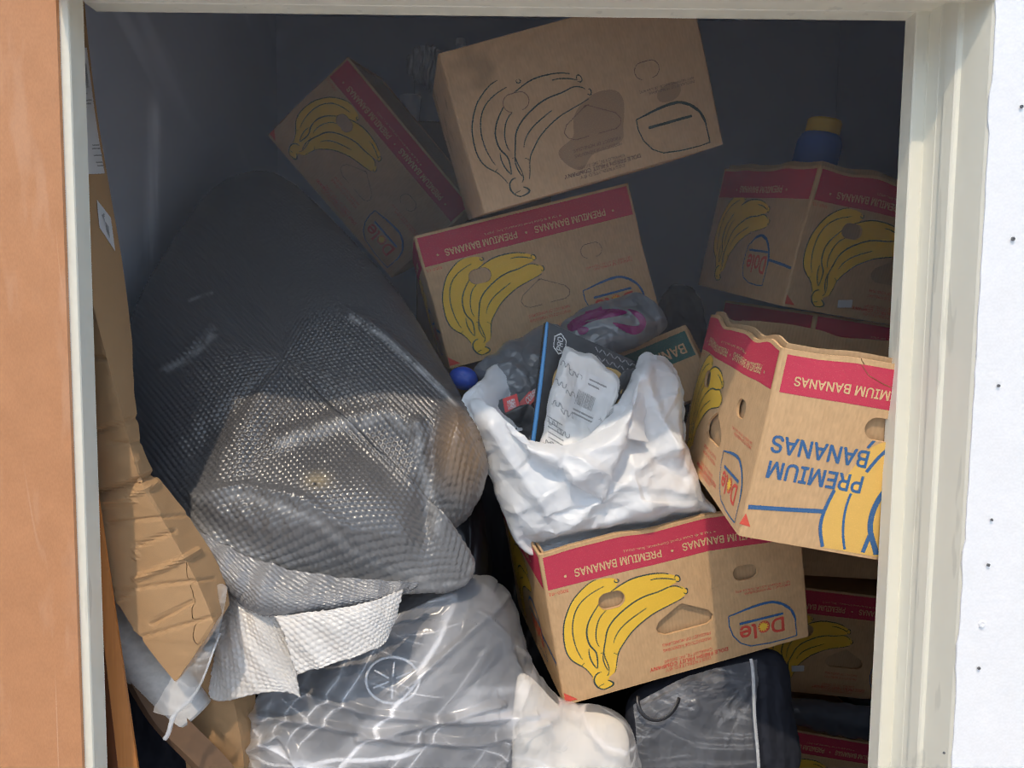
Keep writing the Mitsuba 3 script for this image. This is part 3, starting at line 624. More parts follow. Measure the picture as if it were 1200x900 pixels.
# lower layers of the same wrap, over nothing dark: whitish
def wrap_sheet(ctrl, nu, nv, c, rot, amp=0.005, seed=0, thick=0.004, name='wrap_end'):
    m = net(ctrl, nu, nv, thick, lambda u, v, P: amp * (facets(P, 14, seed) - 0.5) + bubbles(u, v, rot, 0.0082, 0.0017, 0.38) + 0.002 * (meshkit.fbm(P * 60, 2, seed) - 0.5))
    col = np.array(c)[None] * (0.82 + 0.36 * meshkit.fbm(np.array(m.vertices) * 14, 3, seed))[:, None]
    put(bundle, name, m, 'bubble_film_pale', True, color=col)
mat('bubble_film_pale', {'type': 'mesh_attribute', 'name': 'vertex_color'}, 0.30, 0.6, clearcoat=0.3, clearcoat_gloss=0.8)
wrap_sheet([[(188, 588, 1.22), (250, 632, 1.175), (330, 664, 1.16), (420, 678, 1.16), (490, 682, 1.19)], [(205, 612, 1.20), (255, 655, 1.15), (335, 690, 1.13), (420, 694, 1.14), (484, 690, 1.18)], [(232, 645, 1.19), (268, 686, 1.14), (330, 708, 1.12), (415, 706, 1.13), (476, 693, 1.17)], [(262, 680, 1.20), (288, 712, 1.16), (330, 722, 1.14), (405, 716, 1.15), (470, 696, 1.17)]], 150, 70, (0.21, 0.21, 0.215), 0.5, 0.010, 4, name='wrap_layer')
wrap_sheet([[(262, 676, 1.21), (285, 690, 1.18), (305, 705, 1.16), (330, 716, 1.15)], [(256, 720, 1.20), (278, 722, 1.165), (308, 735, 1.15), (340, 745, 1.16)], [(250, 765, 1.19), (272, 765, 1.155), (310, 775, 1.14), (346, 780, 1.155)], [(247, 806, 1.18), (262, 822, 1.15), (306, 812, 1.135), (352, 818, 1.15)]], 80, 90, (0.60, 0.575, 0.54), 0.2, 0.010, 5)
wrap_sheet([[(322, 722, 1.135), (375, 716, 1.115), (430, 706, 1.12), (472, 690, 1.16)], [(332, 742, 1.125), (385, 735, 1.105), (438, 722, 1.115), (468, 712, 1.15)], [(340, 768, 1.12), (390, 758, 1.105), (440, 738, 1.115), (462, 730, 1.145)], [(349, 790, 1.12), (396, 776, 1.105), (440, 760, 1.115), (458, 742, 1.14)]], 100, 70, (0.62, 0.595, 0.56), 0.9, 0.008, 6)

# ---------------------------------------------------------------- clear bag of bedding, bottom middle
def filmy(name, lo, hi, s, tint=(0.80, 0.80, 0.82), rough=0.18, seed=0.0):
    """Clear plastic film: mostly see-through, whitish along its straight pulled creases."""
    def op(p, n, uv):
        x, z = p.x + 0.35 * p.y, p.z - 0.2 * p.y
        t = mi.Float(0)
        for k, (a, long_, wide) in enumerate(((0.12, 0.09, 8.0), (-0.16, 0.11, 6.5), (0.78, 0.08, 7.0), (-0.42, 0.12, 5.0))):
            c, d = math.cos(a), math.sin(a); u, v = x * c + z * d, z * c - x * d
            v = v + 0.008 * mikit.noise(x * 9 + k, z * 9, seed)
            line = 1 - dr.abs(2 * mikit.noise(v * s * wide, u * s * long_, seed + 3 * k) - 1)
            on = mikit.smoothstep(0.50, 0.80, mikit.noise(u * s * 0.8 + 7 * k, v * s * 0.9, seed + k))
            t = dr.maximum(t, (0.25 * mikit.smoothstep(0.45, 0.95, line) + 0.75 * mikit.smoothstep(0.92, 1.0, line)) * on)
        haze = mikit.smoothstep(0.35, 0.8, mikit.fbm(x * s * 0.6, z * s * 0.6, seed, 3))
        return dr.clip(lo + (hi - lo) * (0.95 * t + 0.16 * haze), 0, 1)
    scene[name] = {'type': 'mask', 'opacity': mikit.proc(op), 'bsdf': {'type': 'twosided', 'bsdf': {'type': 'principled', 'base_color': rgb(tint), 'roughness': rough, 'specular': 0.7}}}
    return name
filmy('clear_film', 0.06, 0.85, 7)
filmy('tape_film', 0.08, 0.40, 12, (0.75, 0.74, 0.72), 0.15, 4)
FLOORY = lambda px, y, z=0.012: (at(px, 450, y) * [1, 1, 0] + [0, 0, z])
def low_outline(top, ys, foot):
    return np.vstack([pts(top), np.array(foot)])
bag_top = [(284, 905, 1.250), (290, 850, 1.250), (305, 818, 1.250), (350, 785, 1.255), (410, 748, 1.270), (470, 703, 1.300), (530, 678, 1.320), (572, 672, 1.330), (594, 694, 1.340), (618, 752, 1.340), (640, 800, 1.340), (668, 826, 1.350), (712, 832, 1.350), (736, 846, 1.340), (745, 880, 1.320), (744, 940, 1.300)]
bag_foot = [(0.175, 1.30, 0.35), (0.16, 1.30, 0.06), (0.06, 1.29, 0.015), (-0.25, 1.27, 0.015), (-0.42, 1.27, 0.05), (-0.45, 1.26, 0.30)]
def bag_fold(P):
    h = 0.004 * (meshkit.fbm(P * 9, 2, 23) - 0.5)
    for line in ([(300, 840), (380, 850), (470, 868), (560, 872), (640, 850)], [(345, 812), (440, 838), (540, 846), (625, 838)], [(420, 868), (500, 850), (590, 826)], [(470, 812), (520, 770), (575, 720), (590, 700)], [(360, 780), (450, 735), (530, 700)], [(290, 880), (330, 862), (350, 895)], [(560, 720), (590, 745), (610, 790)], [(620, 800), (600, 850), (590, 900)]):
        h = h + ridge(P, line, 4.5, 0.011)
    return h
BAGC = np.array([-0.10, 1.285, 0.42])
# what is inside: a dark grey padded case with an oval panel, and a white pillow
case_out = np.vstack([pts([(310, 905, 1.260), (322, 850, 1.260), (372, 800, 1.265), (430, 738, 1.285), (490, 700, 1.305), (560, 682, 1.325), (585, 702, 1.335), (604, 760, 1.335), (606, 820, 1.325), (600, 900, 1.300)]), [(-0.005, 1.29, 0.25), (-0.02, 1.29, 0.05), (-0.22, 1.28, 0.03), (-0.39, 1.27, 0.06), (-0.40, 1.26, 0.30)]])
def case_lift(u, v, P):
    return ridge(P, [(392, 800), (418, 742), (480, 712), (550, 700), (592, 730), (598, 775), (560, 828), (490, 858), (420, 852), (392, 800)], 7, 0.010) - bump_at(P, 495, 780, 80, 50, 0.012) + 0.02 * (meshkit.fbm(P * 6, 2, 31) - 0.5)
case = blob(case_out, (-0.19, 1.29, 0.45), 0.085, 0.06, nr=60, nt=240, power=3, lift=case_lift)
mat('slate_fabric', mikit.proc(lambda p, n, uv: mikit.mix((0.082, 0.086, 0.098), (0.056, 0.059, 0.068), mikit.fbm(p.x * 90, p.y * 90, p.z * 90, 3))), 0.6, 0.4)
ck = thing('padded_case', 'dark slate padded case with an oval panel and ring emblem inside the clear bag', 'case')
put(ck, 'shell', case, 'slate_fabric', 40)

def surf(m, px, py, out=0.001):
    """The point of the front of a soft body that stands under a picture point, pushed out a little."""
    X, Y = in_px(m.front_pts); i = np.argsort((X - px) ** 2 + (Y - py) ** 2)[:4]
    w = 1 / ((X[i] - px) ** 2 + (Y[i] - py) ** 2 + 1e-3); w /= w.sum()
    y = (m.front_pts[i] * w[:, None]).sum(0)[1]
    return at(px, py, y - out)
def front_of(m):
    m.front_pts = np.array(m.vertices)[: m.basis[4]]; return m
front_of(case)
mat('pale_print', (0.72, 0.73, 0.75), 0.45, 0.5)
ring = [surf(case, 460 + 31 * math.cos(a), 797 + 27 * math.sin(a), 0.004) for a in np.linspace(0, 2 * np.pi, 33)]
em = put(ck, 'ring_emblem', tube(ring, 0.0024, 6, 96), 'pale_print', True, label='pale ring emblem')
for a in (0.5, 1.6, 2.7, 3.7, 4.8, 5.8):
    put(em, 'spoke', tube([surf(case, 460 + q * math.cos(a), 797 + q * 0.87 * math.sin(a), 0.004) for q in (5, 14, 25)], 0.0018, 6), 'pale_print', True)
pil_out = np.vstack([pts([(596, 905, 1.300), (598, 830, 1.310), (610, 790, 1.320), (634, 806, 1.330), (664, 832, 1.340), (708, 838, 1.340), (732, 852, 1.335), (738, 890, 1.320), (736, 940, 1.310)]), [(0.165, 1.30, 0.33), (0.14, 1.30, 0.08), (0.03, 1.30, 0.06), (0.0, 1.30, 0.2)]])
pillow = blob(pil_out, (0.085, 1.315, 0.42), 0.058, 0.05, nr=50, nt=160, power=2.2, lift=lambda u, v, P: 0.02 * (meshkit.fbm(P * 12, 3, 41) - 0.5) + 0.008 * crease(P, 16, 42))
mat('pillow_white', mikit.proc(lambda p, n, uv: mikit.mix((0.74, 0.71, 0.66), (0.62, 0.59, 0.54), mikit.fbm(p.x * 30, p.y * 30, p.z * 30, 3))), 0.8, 0.3)
pk = thing('pillow', 'white pillow inside the clear plastic bag, under the corner of the front banana box', 'pillow'); put(pk, None, pillow, 'pillow_white', True)
film = blob(np.vstack([pts(bag_top), np.array(bag_foot)]), BAGC, 0.140, 0.095, nr=170, nt=520, power=3.2, fine=lambda u, v, P: bag_fold(P) + crumple(u, v, 0.05, 0.014, 4, 2.2, 0.15) + crumple(u, v, 0.017, 0.006, 5, 2.0, 0.6))
bk = thing('plastic_bag', 'big clear plastic bag of bedding at the bottom of the doorway', 'bag'); put(bk, None, film, 'clear_film', True)

# ---------------------------------------------------------------- white carrier bag on the front box and what it holds
mat('carrier_plastic', mikit.proc(lambda p, n, uv: mikit.mix((0.72, 0.735, 0.75), (0.63, 0.645, 0.665), mikit.fbm(p.x * 14, p.y * 14, p.z * 14, 3))), 0.36, 0.5)
cb = thing('carrier_bag', 'crumpled white plastic carrier bag standing in the front banana box', 'bag')
body = [(548, 470, 1.368), (561, 466, 1.362), (575, 476, 1.352), (586, 496, 1.347), (604, 512, 1.342), (631, 521, 1.336), (666, 519, 1.336), (700, 507, 1.342), (722, 494, 1.347), (738, 470, 1.362), (746, 438, 1.394), (757, 420, 1.425), (773, 420, 1.446), (789, 432, 1.446), (799, 458, 1.440), (798, 492, 1.425), (806, 532, 1.420), (822, 572, 1.414), (838, 602, 1.409), (826, 622, 1.425), (760, 640, 1.425), (690, 650, 1.404), (640, 652, 1.394), (610, 640, 1.388), (592, 612, 1.383), (577, 572, 1.383), (565, 528, 1.378), (555, 496, 1.373)]
def carrier_lift(u, v, P):
    h = bump_at(P, 700, 575, 90, 45, 0.02) + ridge(P, [(640, 640), (690, 590), (740, 545), (790, 520)], 9, 0.012) + ridge(P, [(600, 600), (660, 560), (740, 530), (800, 500)], 12, 0.008)
    h = h + ridge(P, [(575, 500), (610, 560), (640, 600)], 8, 0.008) + ridge(P, [(700, 620), (760, 585), (830, 605)], 9, 0.010) + ridge(P, [(755, 430), (768, 480), (790, 520)], 8, 0.014) - ridge(P, [(742, 500), (770, 540), (800, 560)], 9, 0.010)
    h = h + ridge(P, [(670, 530), (720, 560), (800, 575)], 7, 0.007) - ridge(P, [(620, 540), (690, 545), (750, 520)], 12, 0.006)
    h = h - ridge(P, [(600, 655), (640, 650), (740, 633), (860, 606)], 20, 0.055)
    return h + 0.014 * (facets(P, 7, 5) - 0.5) + 0.012 * (meshkit.fbm(P * 6, 2, 51) - 0.5)
def carrier_fine(u, v, P):
    return crumple(u, v, 0.036, 0.012, 1, 1.7, 0.5) + crumple(u, v, 0.013, 0.0040, 2, 1.8, 0.3) + crumple(u, v, 0.006, 0.0012, 3)
carrier = blob(body, at(690, 572, 1.438), 0.075, 0.06, nr=130, nt=460, power=2.6, lift=carrier_lift, fine=carrier_fine)
put(cb, 'body', carrier, 'carrier_plastic', True)
crk = lambda s, a, k=1.0: (lambda u, v, P: crumple(P[:, 0], P[:, 2], 0.5 / s, 1.6 * a, int(s), 1.5, 1.0) + crumple(P[:, 0], P[:, 2], 0.2 / s, 0.5 * a, 17))
lh = net([[(566, 440, 1.456), (590, 426, 1.487), (618, 442, 1.498), (640, 462, 1.487)], [(556, 452, 1.404), (578, 446, 1.425), (596, 462, 1.456), (612, 486, 1.456)], [(544, 466, 1.373), (566, 466, 1.378), (580, 482, 1.399), (594, 500, 1.414)], [(541, 494, 1.362), (560, 500, 1.357), (578, 512, 1.362), (592, 520, 1.383)]], 60, 60, 0.0015, crk(24, 0.006))
put(cb, 'handle', lh, 'carrier_plastic', True)
rh = net([[(748, 418, 1.466), (757, 411, 1.472), (765, 413, 1.472), (771, 418, 1.466)], [(738, 446, 1.425), (748, 440, 1.414), (757, 440, 1.414), (764, 445, 1.425)], [(716, 482, 1.378), (730, 476, 1.362), (745, 476, 1.362), (756, 484, 1.383)], [(690, 512, 1.352), (710, 512, 1.336), (735, 514, 1.331), (760, 518, 1.352)]], 40, 70, 0.0015, crk(30, 0.004))
put(cb, 'handle', rh, 'carrier_plastic', True)
bk2 = net([[(770, 417, 1.477), (783, 422, 1.508), (794, 440, 1.518), (800, 462, 1.508)], [(766, 450, 1.456), (778, 452, 1.487), (792, 466, 1.498), (802, 486, 1.477)], [(762, 490, 1.425), (776, 494, 1.446), (790, 504, 1.456), (802, 516, 1.446)]], 50, 50, 0.0015, crk(26, 0.007))
put(cb, 'back_side', bk2, 'carrier_plastic', True)
ls = net([[(541, 470, 1.368), (549, 468, 1.362), (558, 472, 1.357)], [(540, 488, 1.362), (553, 492, 1.352), (563, 497, 1.352)], [(548, 500, 1.368), (560, 512, 1.357), (568, 520, 1.362)]], 24, 24, 0.0015, crk(40, 0.003))
put(cb, 'torn_edge', ls, 'carrier_plastic', True)

def card_quad(c4, th, m, key, name=None, r=0.0008, smooth=False):
    """A stiff flat slab through four picture points (clockwise from top left), th thick."""
    q = pts(c4); nn = np.cross(q[1] - q[0], q[3] - q[0]); q[2] = CAM + (q[2] - CAM) * ((q[0] - CAM) @ nn) / ((q[2] - CAM) @ nn)   # one plane
    n = np.cross(q[1] - q[0], q[3] - q[0]); n /= np.linalg.norm(n); n = n if n[1] > 0 else -n
    v = np.vstack([q, q + n * th]); f = [[0, 1, 2], [0, 2, 3], [4, 6, 5], [4, 7, 6]] + [t for i in range(4) for t in ([i, 4 + i, 4 + (i + 1) % 4], [i, 4 + (i + 1) % 4, (i + 1) % 4])]
    mm = trimesh.Trimesh(v, f, process=False); mm.fix_normals(); return put(key, name, mm, m, smooth), (q, n)

def on_quad(q, n, mesh2, out=0.0012):
    """Flat artwork in the unit square (x right, y down) laid on a quad."""
    x, y = mesh2.vertices[:, 0:1], mesh2.vertices[:, 1:2]
    P = q[0] * (1 - x) * (1 - y) + q[1] * x * (1 - y) + q[2] * x * y + q[3] * (1 - x) * y - n * out
    m = trimesh.Trimesh(P, mesh2.faces, process=False)
    if m.face_normals.mean(0) @ n > 0: m.invert()
    return m
def tri2(g): 
    g = shapely.union_all(g) if isinstance(g, list) else g
    out = []
    for h in getattr(g, 'geoms', [g]):
        v, f = trimesh.creation.triangulate_polygon(h, engine='earcut'); out.append(trimesh.Trimesh(np.c_[v, np.zeros(len(v))], f, process=False))
    return cat(out)
def word(s, x0, y0, x1, y1, turn=0, bold=True):
    """Lettering in the unit square, reading along +x (turn: quarter turns clockwise)."""
    text2(s, 0, 1, 0, 1, bold); v, f = _text[(s, bold)]; q = (v - v.min(0)) / (v.max(0) - v.min(0)); q = np.stack([q[:, 0], 1 - q[:, 1]], 1)
    for _ in range(turn): q = np.stack([1 - q[:, 1], q[:, 0]], 1)
    return trimesh.Trimesh(np.c_[x0 + q[:, 0] * (x1 - x0), y0 + q[:, 1] * (y1 - y0), np.zeros(len(q))], f, process=False)

mat('pack_black', mikit.proc(lambda p, n, uv: mikit.mix((0.030, 0.032, 0.036), (0.05, 0.052, 0.056), mikit.fbm(p.x * 60, p.y * 60, p.z * 60, 3))), 0.38, 0.5)
mat('pack_blue', (0.09, 0.30, 0.60), 0.4, 0.5)
mat('pack_red', (0.60, 0.045, 0.04), 0.35, 0.5)
mat('print_white', (0.66, 0.66, 0.66), 0.5, 0.4)
mat('tread_grey', (0.30, 0.30, 0.31), 0.3, 0.6)
pb = thing('tool_pack', 'flat black retail pack with a blue edge and diamond-plate print in the carrier bag', 'package')
_, (q, n) = card_quad([(641, 377, 1.440), (764, 432, 1.487), (745, 560, 1.425), (621, 545, 1.388)], 0.022, 'pack_black', pb, 'sleeve')
sp = net([[(639, 380, 1.425), (641, 377, 1.424), (643, 379, 1.425)], [(629.5, 460, 1.400), (632, 460, 1.398), (634.5, 461, 1.400)], [(618, 545, 1.378), (620.5, 546, 1.376), (623, 547, 1.378)]], 6, 20, 0.006, None)
put(pb, 'blue_edge', sp, 'pack_blue', True, label='bright blue edge')
hexa = [(0.135 + 0.066 * math.cos(a), 0.115 + 0.080 * math.sin(a)) for a in np.arange(6) * math.pi / 3 + math.pi / 6]
lg = put(pb, 'logo', on_quad(q, n, tri2(Polygon(hexa).difference(shapely.affinity.scale(Polygon(hexa), 0.86, 0.86)))), 'print_white')
put(lg, 'lettering', on_quad(q, n, word('PRO', 0.108, 0.066, 0.162, 0.164, 3)), 'print_white')
tr = []
for i in range(17):
    for j in range(11):
        cx, cy = 0.47 + i * 0.037, -0.02 + j * 0.062
        if cy < 0.015 or cx > 0.985: continue
        a = math.radians(38 if (i + j) % 2 else -52); l = 0.0165
        tr.append(LineString([(cx - l * math.cos(a), cy - 1.05 * l * math.sin(a)), (cx + l * math.cos(a), cy + 1.05 * l * math.sin(a))]).buffer(0.0042, 3))
t2 = cat([trimesh.creation.extrude_polygon(g, 1.0, engine='earcut') for g in tr])
z = t2.vertices[:, 2].copy(); tm = on_quad(q, n, trimesh.Trimesh(t2.vertices, t2.faces, process=False), 0.0); tm.vertices -= n * (z[:, None] * 0.0012); tm.fix_normals()
put(pb, 'diamond_tread', tm, 'tread_grey', kind='stuff')

# padded mailers
def drape(m, mesh2, frame, out=0.0012):
    """Flat artwork in the unit square laid over the bulging front of a soft body, by its picture-layout frame (4 corners)."""
    c, U, V, n, k = m.basis; fr = np.array(frame, float); x, y = mesh2.vertices[:, 0:1], mesh2.vertices[:, 1:2]
    P = fr[0] * (1 - x) * (1 - y) + fr[1] * x * (1 - y) + fr[2] * x * y + fr[3] * (1 - x) * y
    X, Y = in_px(m.front_pts); from scipy.spatial import cKDTree
    d, i = cKDTree(np.stack([X, Y], 1)).query(P, 6); w = 1 / (d + 0.3); w /= w.sum(1, keepdims=True)
    yy = (m.front_pts[:, 1][i] * w).sum(1) - out
    g = trimesh.Trimesh([at(a, b, e) for (a, b), e in zip(P, yy)], mesh2.faces, process=False)
    if g.face_normals[:, 1].mean() > 0: g.invert()
    return g
def fine2(g, size=0.06):
    m = tri2(g); v, f = trimesh.remesh.subdivide_to_size(m.vertices, m.faces, size, max_iter=10); return trimesh.Trimesh(v, f, process=False)

mat('mailer_white', mikit.proc(lambda p, n, uv: mikit.mix((0.74, 0.735, 0.72), (0.62, 0.615, 0.60), mikit.fbm(p.x * 40, p.y * 40, p.z * 40, 3))), 0.45, 0.45)
mat('mailer_grey_ink', (0.30, 0.30, 0.30), 0.6, 0.4)
mat('manila', mikit.proc(lambda p, n, uv: mikit.mix((0.64, 0.43, 0.17), (0.52, 0.34, 0.13), mikit.fbm(p.x * 50, p.y * 50, p.z * 50, 3))), 0.6, 0.4)
wm_out = [(663, 405, 1.414), (676, 411, 1.414), (694, 416, 1.414), (712, 432, 1.414), (725, 444, 1.414), (722, 470, 1.404), (708, 500, 1.388), (694, 530, 1.378), (660, 545, 1.373), (632, 540, 1.368), (636, 505, 1.378), (644, 460, 1.394), (655, 428, 1.409)]
wm = front_of(blob(wm_out, at(678, 478, 1.450), 0.030, 0.016, nr=50, nt=200, power=3, lift=lambda u, v, P: 0.010 * facets(P, 16, 4) + 0.004 * crease(P, 30, 61), fine=lambda u, v, P: crumple(u, v, 0.016, 0.004, 15) + crumple(u, v, 0.006, 0.001, 16)))
wk = thing('poly_mailer', 'white printed mailing bag with a barcode sticking up in the carrier bag', 'parcel'); put(wk, 'pouch', wm, 'mailer_white', True)
fr = [(671, 424), (722, 450), (690, 540), (640, 520)]
fr2 = [(680, 432), (722, 452), (704, 505), (664, 485)]
lab = fine2(sbox(0, 0, 1, 1), 0.08); lbl = put(wk, 'label', drape(wm, lab, fr2, 0.0016), 'print_white', True)
bars = []; x = 0.12
rb = random.Random(4)
while x < 0.62:
    w = rb.choice([0.010, 0.016, 0.026]); bars.append(sbox(x, 0.42, x + w, 0.72)); x += w + rb.choice([0.012, 0.018, 0.024])
put(lbl, 'barcode', drape(wm, fine2(shapely.MultiPolygon(bars), 0.1), fr2, 0.0026), 'mailer_grey_ink')
for k, (a, b, y_) in enumerate([(0.30, 0.78, 0.10), (0.30, 0.62, 0.20), (0.12, 0.7, 0.82), (0.12, 0.8, 0.90)]):
    put(lbl, 'text_line', drape(wm, fine2(sbox(a, y_, b, y_ + 0.035), 0.08), fr2, 0.0026), 'mailer_grey_ink')
# looping script and printed rows along the left of the pouch (too small to read in the photograph)
for k in range(9):
    x0, y0 = 652 + (8 - k) * 0.6 + (k % 2) * 14 - k * 1.8, 424 + k * 11.5
    zig = [(x0 + i * 1.5 - 0.6 * ((i * 7 + k) % 3), y0 + i * 0.7 + (2.6 if (i * 5 + k * 3) % 4 < 2 else -2.2)) for i in range(10)]
    put(wk, 'script', tube([surf(wm, a, b, 0.0012) for a, b in zig], 0.0007, 5, 50), 'mailer_grey_ink', True)
for k in range(7):
    a0 = (641 + k * 0.5, 487 + k * 6.2); put(wk, 'text_line', tube([surf(wm, a0[0] + d, a0[1] + d * 0.62, 0.001) for d in (0, 6, 12, 18)], 0.0008, 5, 14), 'mailer_grey_ink', True)
mm_ = blob([(653, 432, 1.430), (690, 428, 1.435), (728, 438, 1.440), (726, 470, 1.425), (700, 530, 1.399), (660, 545, 1.388), (640, 535, 1.388), (645, 480, 1.409)], at(684, 480, 1.473), 0.012, 0.008, nr=24, nt=90, power=4)
mk = thing('padded_envelope', 'yellow manila envelope peeking out behind the white mailing bag', 'envelope'); put(mk, None, mm_, 'manila', True)

def retail_card(label, c4, band, text1, text2_, th=0.006):
    k = thing('packaged_part', label, 'package', 'small carded packs in the carrier bag')
    _, (q, n) = card_quad(c4, th, 'pack_black', k, 'card')
    put(k, 'red_band', on_quad(q, n, tri2(sbox(*band))), 'pack_red')
    put(k, 'lettering', on_quad(q, n, word(text1[0], *text1[1:]), 0.002), 'print_white')
    if text2_: put(k, 'lettering', on_quad(q, n, word(text2_[0], *text2_[1:]), 0.002), 'print_white')
    return k, q, n
retail_card('black and red carded pack marked 2 PC. in the carrier bag', [(598, 462, 1.461), (632, 430, 1.477), (640, 452, 1.466), (608, 492, 1.446)], (0.0, 0.52, 1.0, 1.0), ('2 PC.', 0.56, 0.12, 0.90, 0.42), ('COMBO', 0.35, 0.60, 0.75, 0.88))
k2, q, n = retail_card('small black and red carded pack beside the left handle of the carrier bag', [(576, 472, 1.420), (606, 461, 1.435), (611, 482, 1.430), (579, 492, 1.414)], (0.42, 0.0, 0.98, 0.92), ('COMBO', 0.55, 0.2, 0.85, 0.72), None)
put(k2, 'white_edge', on_quad(q, n, tri2(sbox(0.0, 0.93, 1.0, 1.0)), 0.0018), 'print_white')
filmy('blister_film', 0.30, 0.85, 34, (0.35, 0.35, 0.36), 0.12, 9)
bl = blob([(582, 492, 1.409), (604, 480, 1.420), (622, 474, 1.425), (628, 500, 1.414), (622, 530, 1.388), (604, 520, 1.383)], at(608, 500, 1.460), 0.016, 0.01, nr=24, nt=90, power=3, fine=lambda u, v, P: crumple(u, v, 0.010, 0.007, 11))
mat('dark_gloss', mikit.proc(lambda p, n, uv: mikit.mix((0.02, 0.02, 0.022), (0.07, 0.07, 0.075), mikit.fbm(p.x * 70, p.y * 70, p.z * 70, 3))), 0.16, 0.6)
put(k2, 'pouch', bl, 'dark_gloss', True)
dp = blob([(728, 438, 1.420), (742, 432, 1.430), (757, 436, 1.435), (752, 462, 1.414), (738, 482, 1.399), (718, 500, 1.383), (704, 506, 1.383), (716, 470, 1.404)], at(732, 466, 1.466), 0.014, 0.01, nr=30, nt=110, power=3, fine=lambda u, v, P: crumple(u, v, 0.010, 0.007, 10))
dk = thing('foil_pouch', 'shiny dark crinkled pouch between the mailing bag and the right handle', 'pouch'); put(dk, None, dp, 'dark_gloss', True)
rc_, (q, n) = card_quad([(688, 499, 1.371), (722, 473, 1.388), (728, 482, 1.383), (697, 512, 1.364)], 0.0012, 'print_white', thing('paper_slip', 'small printed paper slip lying on the rim of the carrier bag', 'paper'), 'sheet')
for k in range(5): put(rc_.split('__')[0], 'text_line', on_quad(q, n, tri2(sbox(0.35 + 0.02 * k, 0.18 + 0.14 * k, 0.9, 0.23 + 0.14 * k)), 0.0008), 'mailer_grey_ink')

# grey mailing bags behind the carrier bag
mat('grey_poly', mikit.proc(lambda p, n, uv: mikit.mix((0.165, 0.175, 0.19), (0.12, 0.128, 0.14), mikit.fbm(p.x * 20, p.y * 20, p.z * 20, 3))), 0.16, 0.7)
g1 = [(556, 436, 1.520), (575, 420, 1.540), (602, 405, 1.560), (628, 390, 1.580), (655, 382, 1.580), (672, 400, 1.550), (664, 430, 1.510), (640, 455, 1.480), (606, 468, 1.470), (575, 456, 1.490)]
gm = blob(g1, at(615, 428, 1.525), 0.035, 0.04, nr=50, nt=180, power=2.4, lift=lambda u, v, P: 0.012 * facets(P, 12, 6) + ridge(P, [(575, 440), (600, 430), (612, 445)], 6, 0.01), fine=lambda u, v, P: crumple(u, v, 0.022, 0.010, 6, 1.5, 0.4) + crumple(u, v, 0.009, 0.003, 7))
gk = thing('grey_parcel', 'plain grey plastic mailing bag behind the left handle of the carrier bag', 'parcel'); put(gk, None, gm, 'grey_poly', True)
g2 = [(656, 383, 1.550), (672, 371, 1.570), (700, 358, 1.590), (728, 351, 1.600), (748, 347, 1.600), (764, 358, 1.590), (781, 380, 1.570), (772, 392, 1.550), (742, 404, 1.530), (712, 414, 1.510), (690, 420, 1.500), (668, 405, 1.520)]
gp = front_of(blob(g2, at(718, 382, 1.555), 0.040, 0.04, nr=60, nt=220, power=2.4, lift=lambda u, v, P: 0.010 * facets(P, 11, 8) + ridge(P, [(690, 380), (712, 376), (735, 378)], 5, 0.012) + ridge(P, [(720, 366), (745, 372), (758, 382)], 5, 0.010) + ridge(P, [(762, 362), (775, 380)], 5, 0.010), fine=lambda u, v, P: crumple(u, v, 0.022, 0.011, 8, 1.8, 0.3) + crumple(u, v, 0.009, 0.003, 9)))
gk = thing('grey_parcel', 'glossy grey mailing bag with purple print, behind the black pack', 'parcel'); put(gk, 'pouch', gp, 'grey_poly', True)
mat('purple_ink', (0.17, 0.012, 0.10), 0.15, 0.7)
for poly_ in ([(664, 382), (690, 366), (722, 362), (735, 366), (715, 372), (690, 378), (672, 388)], [(735, 362), (752, 368), (757, 380), (746, 392), (728, 386), (718, 378), (742, 382)], [(690, 362), (705, 360), (702, 374), (688, 372)], [(676, 384), (690, 386), (684, 392)]):
    mn, mx = np.min(poly_, 0), np.max(poly_, 0); u = (np.array(poly_) - mn) / (mx - mn)
    put(gk, 'purple_print', drape(gp, fine2(Polygon(spline2(list(map(tuple, u)) + [tuple(u[0])])).buffer(0), 0.05), [tuple(mn), (mx[0], mn[1]), tuple(mx), (mn[0], mx[1])], 0.0015), 'purple_ink', True)
mat('blue_plastic', (0.02, 0.07, 0.42), 0.3, 0.5)
bp = blob([(528, 436, 1.50), (540, 430, 1.50), (554, 434, 1.50), (560, 446, 1.50), (552, 456, 1.49), (536, 455, 1.49), (528, 447, 1.49)], at(543, 443, 1.50), 0.025, 0.02, nr=20, nt=60, power=2)
put(thing('blue_ball', 'shiny blue rounded plastic object between the bundle and the carrier bag', 'ball'), None, bp, 'blue_plastic', True)

# ---------------------------------------------------------------- dark bags and garments filling the pile
mat('bin_black', mikit.proc(lambda p, n, uv: mikit.mix((0.014, 0.014, 0.017), (0.024, 0.024, 0.028), mikit.fbm(p.x * 18, p.y * 18, p.z * 18, 3))), 0.3, 0.5)
def sack(label, c, size, seed, m='bin_black', name='bin_bag', front=None):
    """A full sack standing on the floor: c its middle on the plan, size half widths and height."""
    s = trimesh.creation.icosphere(5); v = np.array(s.vertices)
    e = np.sign(v) * np.abs(v) ** 0.62
    P = np.stack([c[0] + size[0] * e[:, 0] * (1 - 0.12 * e[:, 2]), c[1] + size[1] * e[:, 1] * (1 - 0.12 * e[:, 2]), size[2] * (0.5 + 0.5 * e[:, 2]) + 0.004], 1)
    N = normals(P, np.array(s.faces)); P = P + N * (0.02 * (facets(P, 7, seed)[:, None] - 0.8) + 0.008 * (facets(P, 20, seed + 1)[:, None] - 0.8))
    P[:, 2] = np.maximum(P[:, 2], 0.003)
    k = thing(name, label, 'bag'); put(k, None, trimesh.Trimesh(P, s.faces, process=False), m, True); return k
